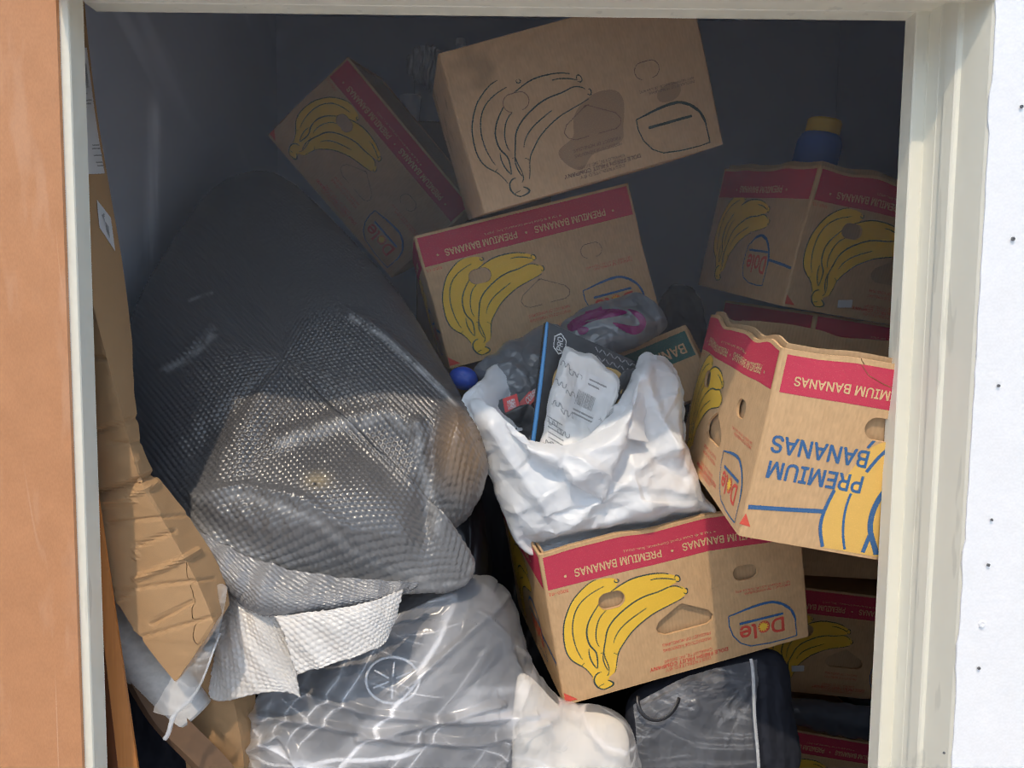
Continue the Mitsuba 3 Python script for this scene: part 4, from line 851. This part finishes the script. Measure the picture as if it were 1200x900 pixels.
sack('black bin bag in the dark gap between the bundle and the front banana box', (-0.10, 1.60, 0), (0.07, 0.17, 0.88), 3)
sack('dark bin bag deep in the pile below the box with bright bananas', (0.13, 2.24, 0), (0.26, 0.18, 1.17), 4)
mat('navy_cloth', mikit.proc(lambda p, n, uv: mikit.mix((0.018, 0.021, 0.032), (0.030, 0.034, 0.048), mikit.fbm(p.x * 120, p.y * 120, p.z * 60, 3))), 0.7, 0.3)
sack('dark navy sack in the shade between the green-striped box and the right stack', (0.57, 2.55, 0), (0.13, 0.13, 1.40), 6, 'navy_cloth', 'navy_sack')

gb_out = np.vstack([pts([(735, 830, 1.44), (752, 808, 1.45), (800, 790, 1.46), (860, 770, 1.47), (905, 762, 1.48), (920, 775, 1.48), (926, 820, 1.47), (931, 900, 1.45)]), [(0.46, 1.44, 0.3), (0.46, 1.44, 0.05), (0.40, 1.44, 0.012), (0.22, 1.44, 0.012), (0.20, 1.44, 0.2)], pts([(738, 900, 1.42)])])
def gb_lift(u, v, P):
    return ridge(P, [(880, 775), (884, 830), (888, 900)], 4, 0.008) + 0.012 * facets(P * [1.3, 1, 0.6], 14, 11) + 0.006 * (meshkit.fbm(P * 20, 3, 81) - 0.5)
gb = front_of(blob(gb_out, (0.335, 1.45, 0.40), 0.055, 0.05, nr=80, nt=260, power=4, lift=gb_lift, fine=lambda u, v, P: 0.002 * crease(P, 50, 82)))
gbk = thing('garment_bag', 'dark navy garment bag with a clear plastic cover below the front banana box', 'bag'); put(gbk, 'cloth', gb, 'navy_cloth', True)
filmy('cover_film', 0.035, 0.26, 17, (0.62, 0.64, 0.68), 0.16, 7)
cv = net([[(742, 826, 1.375), (790, 800, 1.375), (835, 785, 1.38), (886, 772, 1.395)], [(744, 845, 1.36), (790, 825, 1.355), (840, 812, 1.36), (886, 806, 1.385)], [(746, 872, 1.35), (792, 862, 1.345), (842, 856, 1.35), (887, 852, 1.375)], [(748, 960, 1.33), (794, 955, 1.325), (844, 952, 1.33), (888, 950, 1.36)]], 110, 120, 0.001, lambda u, v, P: crumple(u, v, 0.04, 0.014, 12, 1.6, 1.2) + crumple(u, v, 0.014, 0.005, 13) + bump_at(P, 825, 800, 45, 16, 0.010) * (1 + 80 * crumple(u, v, 0.007, 0.009, 14)))
put(gbk, 'clear_cover', cv, 'cover_film', True)
filmy('seam_film', 0.35, 0.75, 60, (0.72, 0.74, 0.76), 0.15, 2)
put(gbk, 'welded_seam', tube([at(*p) for p in ((880, 772, 1.372), (883, 800, 1.360), (884, 835, 1.352), (887, 870, 1.346), (888, 960, 1.330))], 0.0032, 8, 60, 0.35), 'seam_film', True)
put(gbk, 'strap', tube([at(*p) for p in ((748, 816, 1.36), (750, 832, 1.345), (760, 842, 1.338), (775, 843, 1.335), (788, 834, 1.34), (796, 818, 1.355))], 0.0038, 10, 50, 0.5), 'bin_black', True)
mat('grey_film', (0.09, 0.10, 0.12), 0.25, 0.5)
gs = net([[(918, 818, 1.95), (960, 822, 1.93), (1030, 830, 1.95)], [(920, 832, 1.91), (965, 840, 1.90), (1028, 852, 1.92)], [(925, 842, 1.93), (970, 858, 1.93), (1026, 866, 1.95)]], 60, 30, 0.003, lambda u, v, P: 0.01 * facets(P, 14, 5))
put(thing('plastic_sheet', 'crumpled grey plastic sheet squeezed between the two lowest dark boxes', 'plastic sheet'), None, gs, 'grey_film', True)

# ---------------------------------------------------------------- things at the back and on top
mat('brown_board', card((0.30, 0.19, 0.115), (0.22, 0.14, 0.08), 0.04), 0.8, 0.2)
YB = 2.46
o = at(488, 142, YB); tall = bevel_box(0.44, 0.27, o[2], 0.004); tall.apply_translation((o[0] + 0.22, YB + 0.136, o[2] / 2 + 0.001))
put(thing('tall_carton', 'plain brown carton standing in the dark behind the tipped banana box', 'cardboard box'), None, tall, 'brown_board')
filmy('crinkle_film', 0.35, 0.95, 40, (0.80, 0.82, 0.84), 0.14, 5)
rw = thing('wrapped_roll', 'grey roll with a crinkled clear plastic top, behind the tipped banana box', 'roll')
a0 = at(503, 140, 2.56); a1 = at(503, 88, 2.56)
cyl = trimesh.creation.cylinder(0.052, a1[2] - o[2], sections=32); cyl.apply_translation((a0[0], 2.56, (a1[2] + o[2]) / 2 + 0.001)); mat('grey_wrap', (0.40, 0.41, 0.43), 0.5, 0.4); put(rw, 'core', cyl, 'grey_wrap', 40)
ct = front_of(blob([(478, 84, 2.50), (484, 60, 2.50), (500, 54, 2.50), (517, 60, 2.50), (518, 78, 2.50), (512, 96, 2.50), (505, 108, 2.50), (494, 98, 2.50)], at(499, 79, 2.51), 0.055, 0.055, nr=40, nt=140, power=2.2, fine=lambda u, v, P: 0.016 * facets(P * [2, 1, 1], 24, 4) - 0.008))
mat('crinkle_white', mikit.proc(lambda p, n, uv: mikit.mix((0.80, 0.81, 0.83), (0.30, 0.305, 0.32), mikit.fbm(p.x * 60, p.y * 60, p.z * 30, 3))), 0.2, 0.6)
put(rw, 'crinkled_top', ct, 'crinkle_white', True)
cpt = at(481, 118, 2.505)
cup = trimesh.creation.revolve([(0, 0), (0.026, 0), (0.034, 0.085), (0.0355, 0.086), (0.0355, 0.089), (0.032, 0.089), (0.0245, 0.003), (0, 0.003)], sections=32)
cup.apply_translation((cpt[0], 2.505, o[2] + 0.001)); mat('paper_white', (0.85, 0.85, 0.86), 0.6, 0.4)
put(thing('paper_cup', 'white paper cup in the dark behind the tipped banana box', 'cup'), None, cup, 'paper_white', 40)
bt = at(540, 22, 2.55)
mat('clear_pet', (0.30, 0.32, 0.35), 0.08, 0.8)
bk3 = thing('plastic_bottle', 'clear plastic bottle neck above the top edge of the faded box', 'bottle')
bot = trimesh.creation.revolve([(0, 0), (0.034, 0.0), (0.036, 0.008), (0.036, 0.09), (0.033, 0.10), (0.036, 0.11), (0.036, 0.19), (0.030, 0.225), (0.016, 0.258), (0.0145, 0.262), (0.0145, 0.272), (0, 0.272)], sections=40)
mat('pet_glass', (0.72, 0.74, 0.77), 0.1, 0.7)
bot.apply_translation((bt[0], 2.55, o[2] + 0.001)); put(bk3, 'bottle', bot, 'pet_glass', 35)
capm = trimesh.creation.revolve([(0, 0), (0.017, 0), (0.017, 0.016), (0.0155, 0.018), (0, 0.018)], sections=28); capm.apply_translation((bt[0], 2.55, o[2] + 0.2735)); put(bk3, 'cap', capm, 'paper_white', 35)

key, M_, p_ = boxF
def on_box(box, size, x, y, z=1.0): return box[1] @ (np.array([x, y, z]) * size) + box[2]
jp = on_box(boxF, (0.5, 0.4, 0.3), 0.20, 0.42, 0.985); jk = thing('jar', 'blue jar with a yellow lid on the shaded box at upper right', 'jar')
jr = trimesh.creation.revolve([(0, 0), (0.046, 0), (0.05, 0.005), (0.05, 0.075), (0.044, 0.092), (0.036, 0.098), (0, 0.098)], sections=40)
jl = trimesh.creation.revolve([(0, 0), (0.037, 0), (0.038, 0.003), (0.038, 0.026), (0.034, 0.031), (0, 0.031)], sections=40); jl.apply_translation((0, 0, 0.0985))
Tj = np.eye(4); Tj[:3, :3] = M_; Tj[:3, 3] = jp
mat('jar_blue', (0.03, 0.11, 0.36), 0.35, 0.5); mat('lid_yellow', (0.62, 0.40, 0.06), 0.4, 0.5)
jr.apply_transform(Tj); jl.apply_transform(Tj); put(jk, 'body', jr, 'jar_blue', 35); put(jk, 'lid', jl, 'lid_yellow', 35, label='yellow lid')

# ---------------------------------------------------------------- left side: carton, boards, foam, tape
def carton_fine(P):
    X, Y = in_px(P); k = np.clip((Y - 380) / 120, 0, 1)
    dents = ridge(P, [(95, 512), (130, 500), (165, 488)], 3, -0.003) + ridge(P, [(110, 580), (145, 570), (180, 556)], 3.5, -0.007) + ridge(P, [(115, 590), (150, 582), (182, 568)], 3.5, 0.004) + ridge(P, [(160, 678), (200, 662), (232, 645)], 3, 0.005) + ridge(P, [(100, 418), (122, 420)], 2.5, -0.003) + ridge(P, [(180, 730), (225, 705)], 2.5, -0.003) + ridge(P, [(160, 640), (205, 622)], 2.5, -0.003)
    for k_, (ya, yb) in enumerate(((600, 586), (612, 600), (655, 640), (696, 678), (712, 690), (748, 722), (765, 738), (520, 512), (540, 532))): dents = dents + ridge(P, [(100 + k_ % 3 * 30, ya), (160 + k_ % 2 * 90, yb)], 2.2, (-1) ** k_ * 0.0022)
    return 1.2 * dents + k * 0.008 * (meshkit.fbm(P * 10, 3, 91) - 0.5) + k * 0.003 * facets(P * [0.5, 0.5, 2.0], 9, 2)
sec = []
for L, C, R_, yl, yc, yr in (((40, 6), (60, 4), (99, 0), 1.13, 1.12, 1.30), ((42, 130), (72, 128), (113, 126), 1.13, 1.12, 1.29), ((50, 215), (84, 214), (127, 212), 1.13, 1.115, 1.28), ((60, 310), (99, 312), (143, 305), 1.13, 1.11, 1.27), ((66, 400), (121, 404), (154, 392), 1.13, 1.105, 1.25), ((72, 480), (143, 484), (157, 470), 1.13, 1.10, 1.20), ((82, 565), (165, 562), (176, 548), 1.13, 1.10, 1.16), ((106, 640), (200, 625), (226, 612), 1.12, 1.095, 1.17), ((150, 722), (234, 688), (258, 668), 1.11, 1.09, 1.17), ((206, 800), (250, 730), (268, 708), 1.10, 1.09, 1.16)):
    l, c, r_ = at(*L, yl - 0.022), at(*C, yc - 0.022), at(*R_, yr - 0.03); sec.append([l, c, r_, l + (r_ - c) * 0.45 + [0, 0.045, 0]])
S_ = np.array(sec)
def loft3(S, n, sub, fine):
    from scipy.interpolate import PchipInterpolator
    x = np.r_[0, np.cumsum(np.linalg.norm(np.diff(S.mean(1), axis=0), axis=1))]; x /= x[-1]
    C = PchipInterpolator(x, S, axis=0)(np.linspace(0, 1, n)); k = S.shape[1]; w = np.linspace(0, 1, sub, endpoint=False)
    ring = np.concatenate([C[:, [i]] * (1 - w)[None, :, None] + C[:, [(i + 1) % k]] * w[None, :, None] for i in range(k)], 1); m_ = ring.shape[1]; v = ring.reshape(-1, 3)
    i, j = np.meshgrid(np.arange(n - 1), np.arange(m_), indexing='ij')
    q = np.stack([i * m_ + j, i * m_ + (j + 1) % m_, (i + 1) * m_ + (j + 1) % m_, (i + 1) * m_ + j], -1).reshape(-1, 4)
    f = np.vstack([q[:, [0, 1, 2]], q[:, [0, 2, 3]]]); N = len(v); v = np.vstack([v, ring[0].mean(0), ring[-1].mean(0)])
    f = np.vstack([f, [[N, (j + 1) % m_, j] for j in range(m_)], [[N + 1, N - m_ + j, N - m_ + (j + 1) % m_] for j in range(m_)]])
    m = trimesh.Trimesh(v, f, process=False)
    if m.volume < 0: m.invert()
    if fine is not None: m.vertices = np.array(m.vertices) + normals(np.array(m.vertices), np.array(m.faces)) * np.reshape(fine(np.array(m.vertices)), (-1, 1))
    L = np.repeat(np.linspace(0, 1.2, n), m_); W_ = np.tile(np.linspace(0, 0.6, m_), n); m.uvw = np.vstack([np.stack([L, W_], 1), [[0, 0], [1.2, 0]]]); return m
mat('carton_brown', card((0.43, 0.265, 0.135), (0.33, 0.195, 0.095), 0.03), 0.7, 0.3)
ctn = loft3(S_, 260, 22, carton_fine)
ck2 = thing('tall_carton', 'tall bent brown carton with shipping labels leaning along the left edge strip', 'cardboard box')
put(ck2, 'body', ctn, 'carton_brown')
def on_face(sa, sb, ca, cb_, out=0.001):
    """A patch of the carton's right-hand face between two sections (fractions along and across)."""
    from scipy.interpolate import PchipInterpolator
    x = np.r_[0, np.cumsum(np.linalg.norm(np.diff(S_.mean(1), axis=0), axis=1))]; x /= x[-1]
    g = PchipInterpolator(x, S_, axis=0)
    def f(s, c): 
        q = g(s); n = np.cross(q[..., 2, :] - q[..., 1, :], [0, 0, 1.0]); n /= np.linalg.norm(n, axis=-1, keepdims=True)
        n = np.where(n[..., :1] > 0, n, -n); return q[..., 1, :] * (1 - np.asarray(c)[..., None]) + q[..., 2, :] * np.asarray(c)[..., None] + n * out
    return f
fc = on_face(0, 0, 0, 0, 0.0012)
def s_of(py):
    """Fraction along the carton at which it stands at a given picture height."""
    from scipy.interpolate import PchipInterpolator
    x = np.r_[0, np.cumsum(np.linalg.norm(np.diff(S_.mean(1), axis=0), axis=1))]; x /= x[-1]
    return np.interp(py, [6, 130, 215, 310, 400, 480, 565, 640, 722, 800], x)
def face_patch(poly2, out=0.0012):
    m = fine2(shapely.affinity.scale(poly2, 1, 0.02, origin=(0, 0)), 0.12); g = on_face(0, 0, 0, 0, out); s = s_of(m.vertices[:, 1] / 0.02); c = m.vertices[:, 0]
    r = trimesh.Trimesh(g(s, c), m.faces, process=False)
    if r.face_normals[:, 0].mean() < 0: r.invert()
    return r
def rect_px(c0, c1, y0, y1): 
    n = 14; ys = np.linspace(y0, y1, n); return Polygon([(c0, y) for y in ys] + [(c1, y) for y in ys[::-1]])
lb = put(ck2, 'shipping_label', face_patch(rect_px(0.42, 0.90, 60, 206), 0.0014), 'sticker_white', label='white shipping label')
rb = random.Random(8); yb, bb = 76, []
xb = 0.52
while xb < 0.80:
    w = rb.choice([0.010, 0.018]); bb.append(sbox(xb, 78, xb + w, 106)); xb += w + rb.choice([0.012, 0.02])
put(lb, 'barcode', cat([face_patch(b, 0.0024) for b in bb]), 'mailer_grey_ink')
for y0, a, b in ((112, 0.55, 0.72), (120, 0.54, 0.84), (124, 0.54, 0.80), (128, 0.54, 0.66), (172, 0.66, 0.86), (176, 0.62, 0.88), (184, 0.64, 0.90), (192, 0.68, 0.88), (196, 0.70, 0.88)):
    put(lb, 'text_line', face_patch(sbox(a, y0, b, y0 + 1.6), 0.0024), 'mailer_grey_ink')
dia = put(ck2, 'diamond_sticker', face_patch(Polygon([(0.55, 236), (0.86, 258), (0.82, 298), (0.50, 268)]), 0.0014), 'sticker_white', label='white diamond sticker')
put(dia, 'mark', face_patch(Polygon([(0.66, 262), (0.74, 268), (0.72, 282), (0.66, 274)]), 0.0024), 'mailer_grey_ink')
put(dia, 'mark', face_patch(Polygon([(0.60, 254), (0.68, 252), (0.64, 262)]), 0.0024), 'mailer_grey_ink')

# leaning wooden board, its narrow edge towards the doorway
bs, es = [], []
for py in (500, 560, 620, 700, 800, 900, 1050, 1250):
    xl = 104 + max(py - 600, -90) * 0.115; xr = max(104 + (py - 510) * 0.147, xl + 3)
    es.append([at(xl, py, 1.064), at(xr, py, 1.068), at(xr + 2, py, 1.080), at(xl + 1, py, 1.076)])
    bs.append([at(xl - 46, py, 1.090), at(xl - 0.5, py, 1.0665), at(xr - 1, py, 1.079), at(xr - 40, py, 1.102)])
bk4 = thing('wooden_board', 'orange-brown wooden board leaning beside the white edge strip', 'board')
put(bk4, 'face', loft3(np.array(bs), 40, 4, None), 'brown_wood', 20); put(bk4, 'edge', loft3(np.array(es), 40, 4, None), 'orange_wood', 20, label='light orange edge')

mat('foam_grey', mikit.proc(lambda p, n, uv: mikit.mix((0.62, 0.60, 0.57), (0.44, 0.43, 0.41), mikit.fbm(p.x * 130, p.y * 130, p.z * 130, 3))), 0.5, 0.4)
fa, fb = at(118, 720, 1.17), at(225, 838, 1.18)
put(thing('foam_roll', 'pale grey foam roll squeezed under the bent carton', 'foam'), None, tube([fa, (fa + fb) / 2 + [0, 0, 0.004], fb], 0.038, 24, 40), 'foam_grey', True)
# flattened cartons below
lc = np.array([[at(138, 728, 1.22), at(262, 770, 1.20), at(300, 800, 1.24), at(170, 760, 1.3)], [at(170, 800, 1.20), at(272, 812, 1.185), at(300, 830, 1.23), at(190, 800, 1.3)], [at(218, 900, 1.19), at(286, 902, 1.175), at(306, 905, 1.22), at(225, 900, 1.3)], [at(205, 1300, 1.19), at(262, 1300, 1.175), at(270, 1300, 1.22), at(215, 1300, 1.3)]])
put(thing('flat_carton', 'flattened brown carton upright below the torn bubble wrap', 'cardboard'), None, loft3(lc, 60, 10, lambda P: 0.005 * (meshkit.fbm(P * 12, 3, 95) - 0.5) + ridge(P, [(225, 880), (292, 842)], 3, 0.004)), 'carton_brown', 30)
mat('dark_board', card((0.17, 0.105, 0.065), (0.12, 0.075, 0.048), 0.02), 0.8, 0.2)
db = np.array([[at(120, 740, 1.16), at(132, 752, 1.145), at(160, 778, 1.15), at(150, 760, 1.165)], [at(170, 840, 1.155), at(178, 842, 1.14), at(216, 838, 1.145), at(205, 838, 1.16)], [at(238, 920, 1.15), at(246, 918, 1.135), at(285, 915, 1.14), at(275, 915, 1.155)], [at(330, 1260, 1.13), at(340, 1255, 1.115), at(385, 1250, 1.12), at(375, 1250, 1.135)]])
put(thing('dark_carton_strip', 'dark brown cardboard strip slanting under the foam roll', 'cardboard'), None, loft3(db, 40, 5, None), 'dark_board', 30)
sack('dark blue bag in the gap at the bottom left corner', (-0.62, 1.33, 0), (0.10, 0.09, 0.66), 8, 'navy_cloth', 'navy_sack')
tp = net([[(252, 690, 1.115), (259, 684, 1.112), (267, 688, 1.110)], [(236, 735, 1.10), (246, 738, 1.092), (256, 742, 1.095)], [(205, 790, 1.085), (222, 798, 1.075), (236, 800, 1.08)], [(180, 834, 1.075), (196, 838, 1.065), (208, 834, 1.072)]], 16, 60, 0.0006, lambda u, v, P: 0.004 * facets(P, 40, 3))
tk = thing('packing_tape', 'strip of clear packing tape hanging loose from the bent carton', 'tape'); put(tk, 'strip', tp, 'tape_film', True)
put(tk, 'twisted_edge', tube([at(*p) for p in ((258, 742, 1.093), (240, 790, 1.08), (222, 820, 1.075), (205, 836, 1.072), (200, 850, 1.07), (193, 866, 1.068))], np.r_[np.full(18, 0.0016), np.full(18, 0.0035)], 7, 36), 'seam_film', True)

# ---------------------------------------------------------------- dusty air hanging under the roof, thinning out downwards
labels['dust_haze'] = {'label': 'bluish dusty haze hanging in the dark upper part of the storage space', 'category': 'haze', 'kind': 'structure'}
HZ0, HZ1 = 0.75, 2.345
ramp = np.linspace(HZ0, HZ1, 24); ramp = np.clip((ramp - 0.80) / 0.85, 0, 1); ramp = (ramp * ramp * (3 - 2 * ramp)).astype(np.float32)
grid = np.broadcast_to(ramp[:, None, None, None], (24, 2, 2, 1)).copy()
scene['dust_haze'] = {'type': 'cube', 'to_world': T().translate([0.15, 1.905, (HZ0 + HZ1) / 2]).scale([1.0, 0.835, (HZ1 - HZ0) / 2]), 'bsdf': {'type': 'null'},
    'interior': {'type': 'heterogeneous', 'scale': 0.21, 'sigma_t': {'type': 'gridvolume', 'grid': mi.VolumeGrid(grid), 'to_world': T().translate([-0.85, 1.07, HZ0]).scale([2.0, 1.67, HZ1 - HZ0])},
                 'albedo': {'type': 'constvolume', 'value': {'type': 'rgb', 'value': [0.84, 0.92, 0.99]}}}}
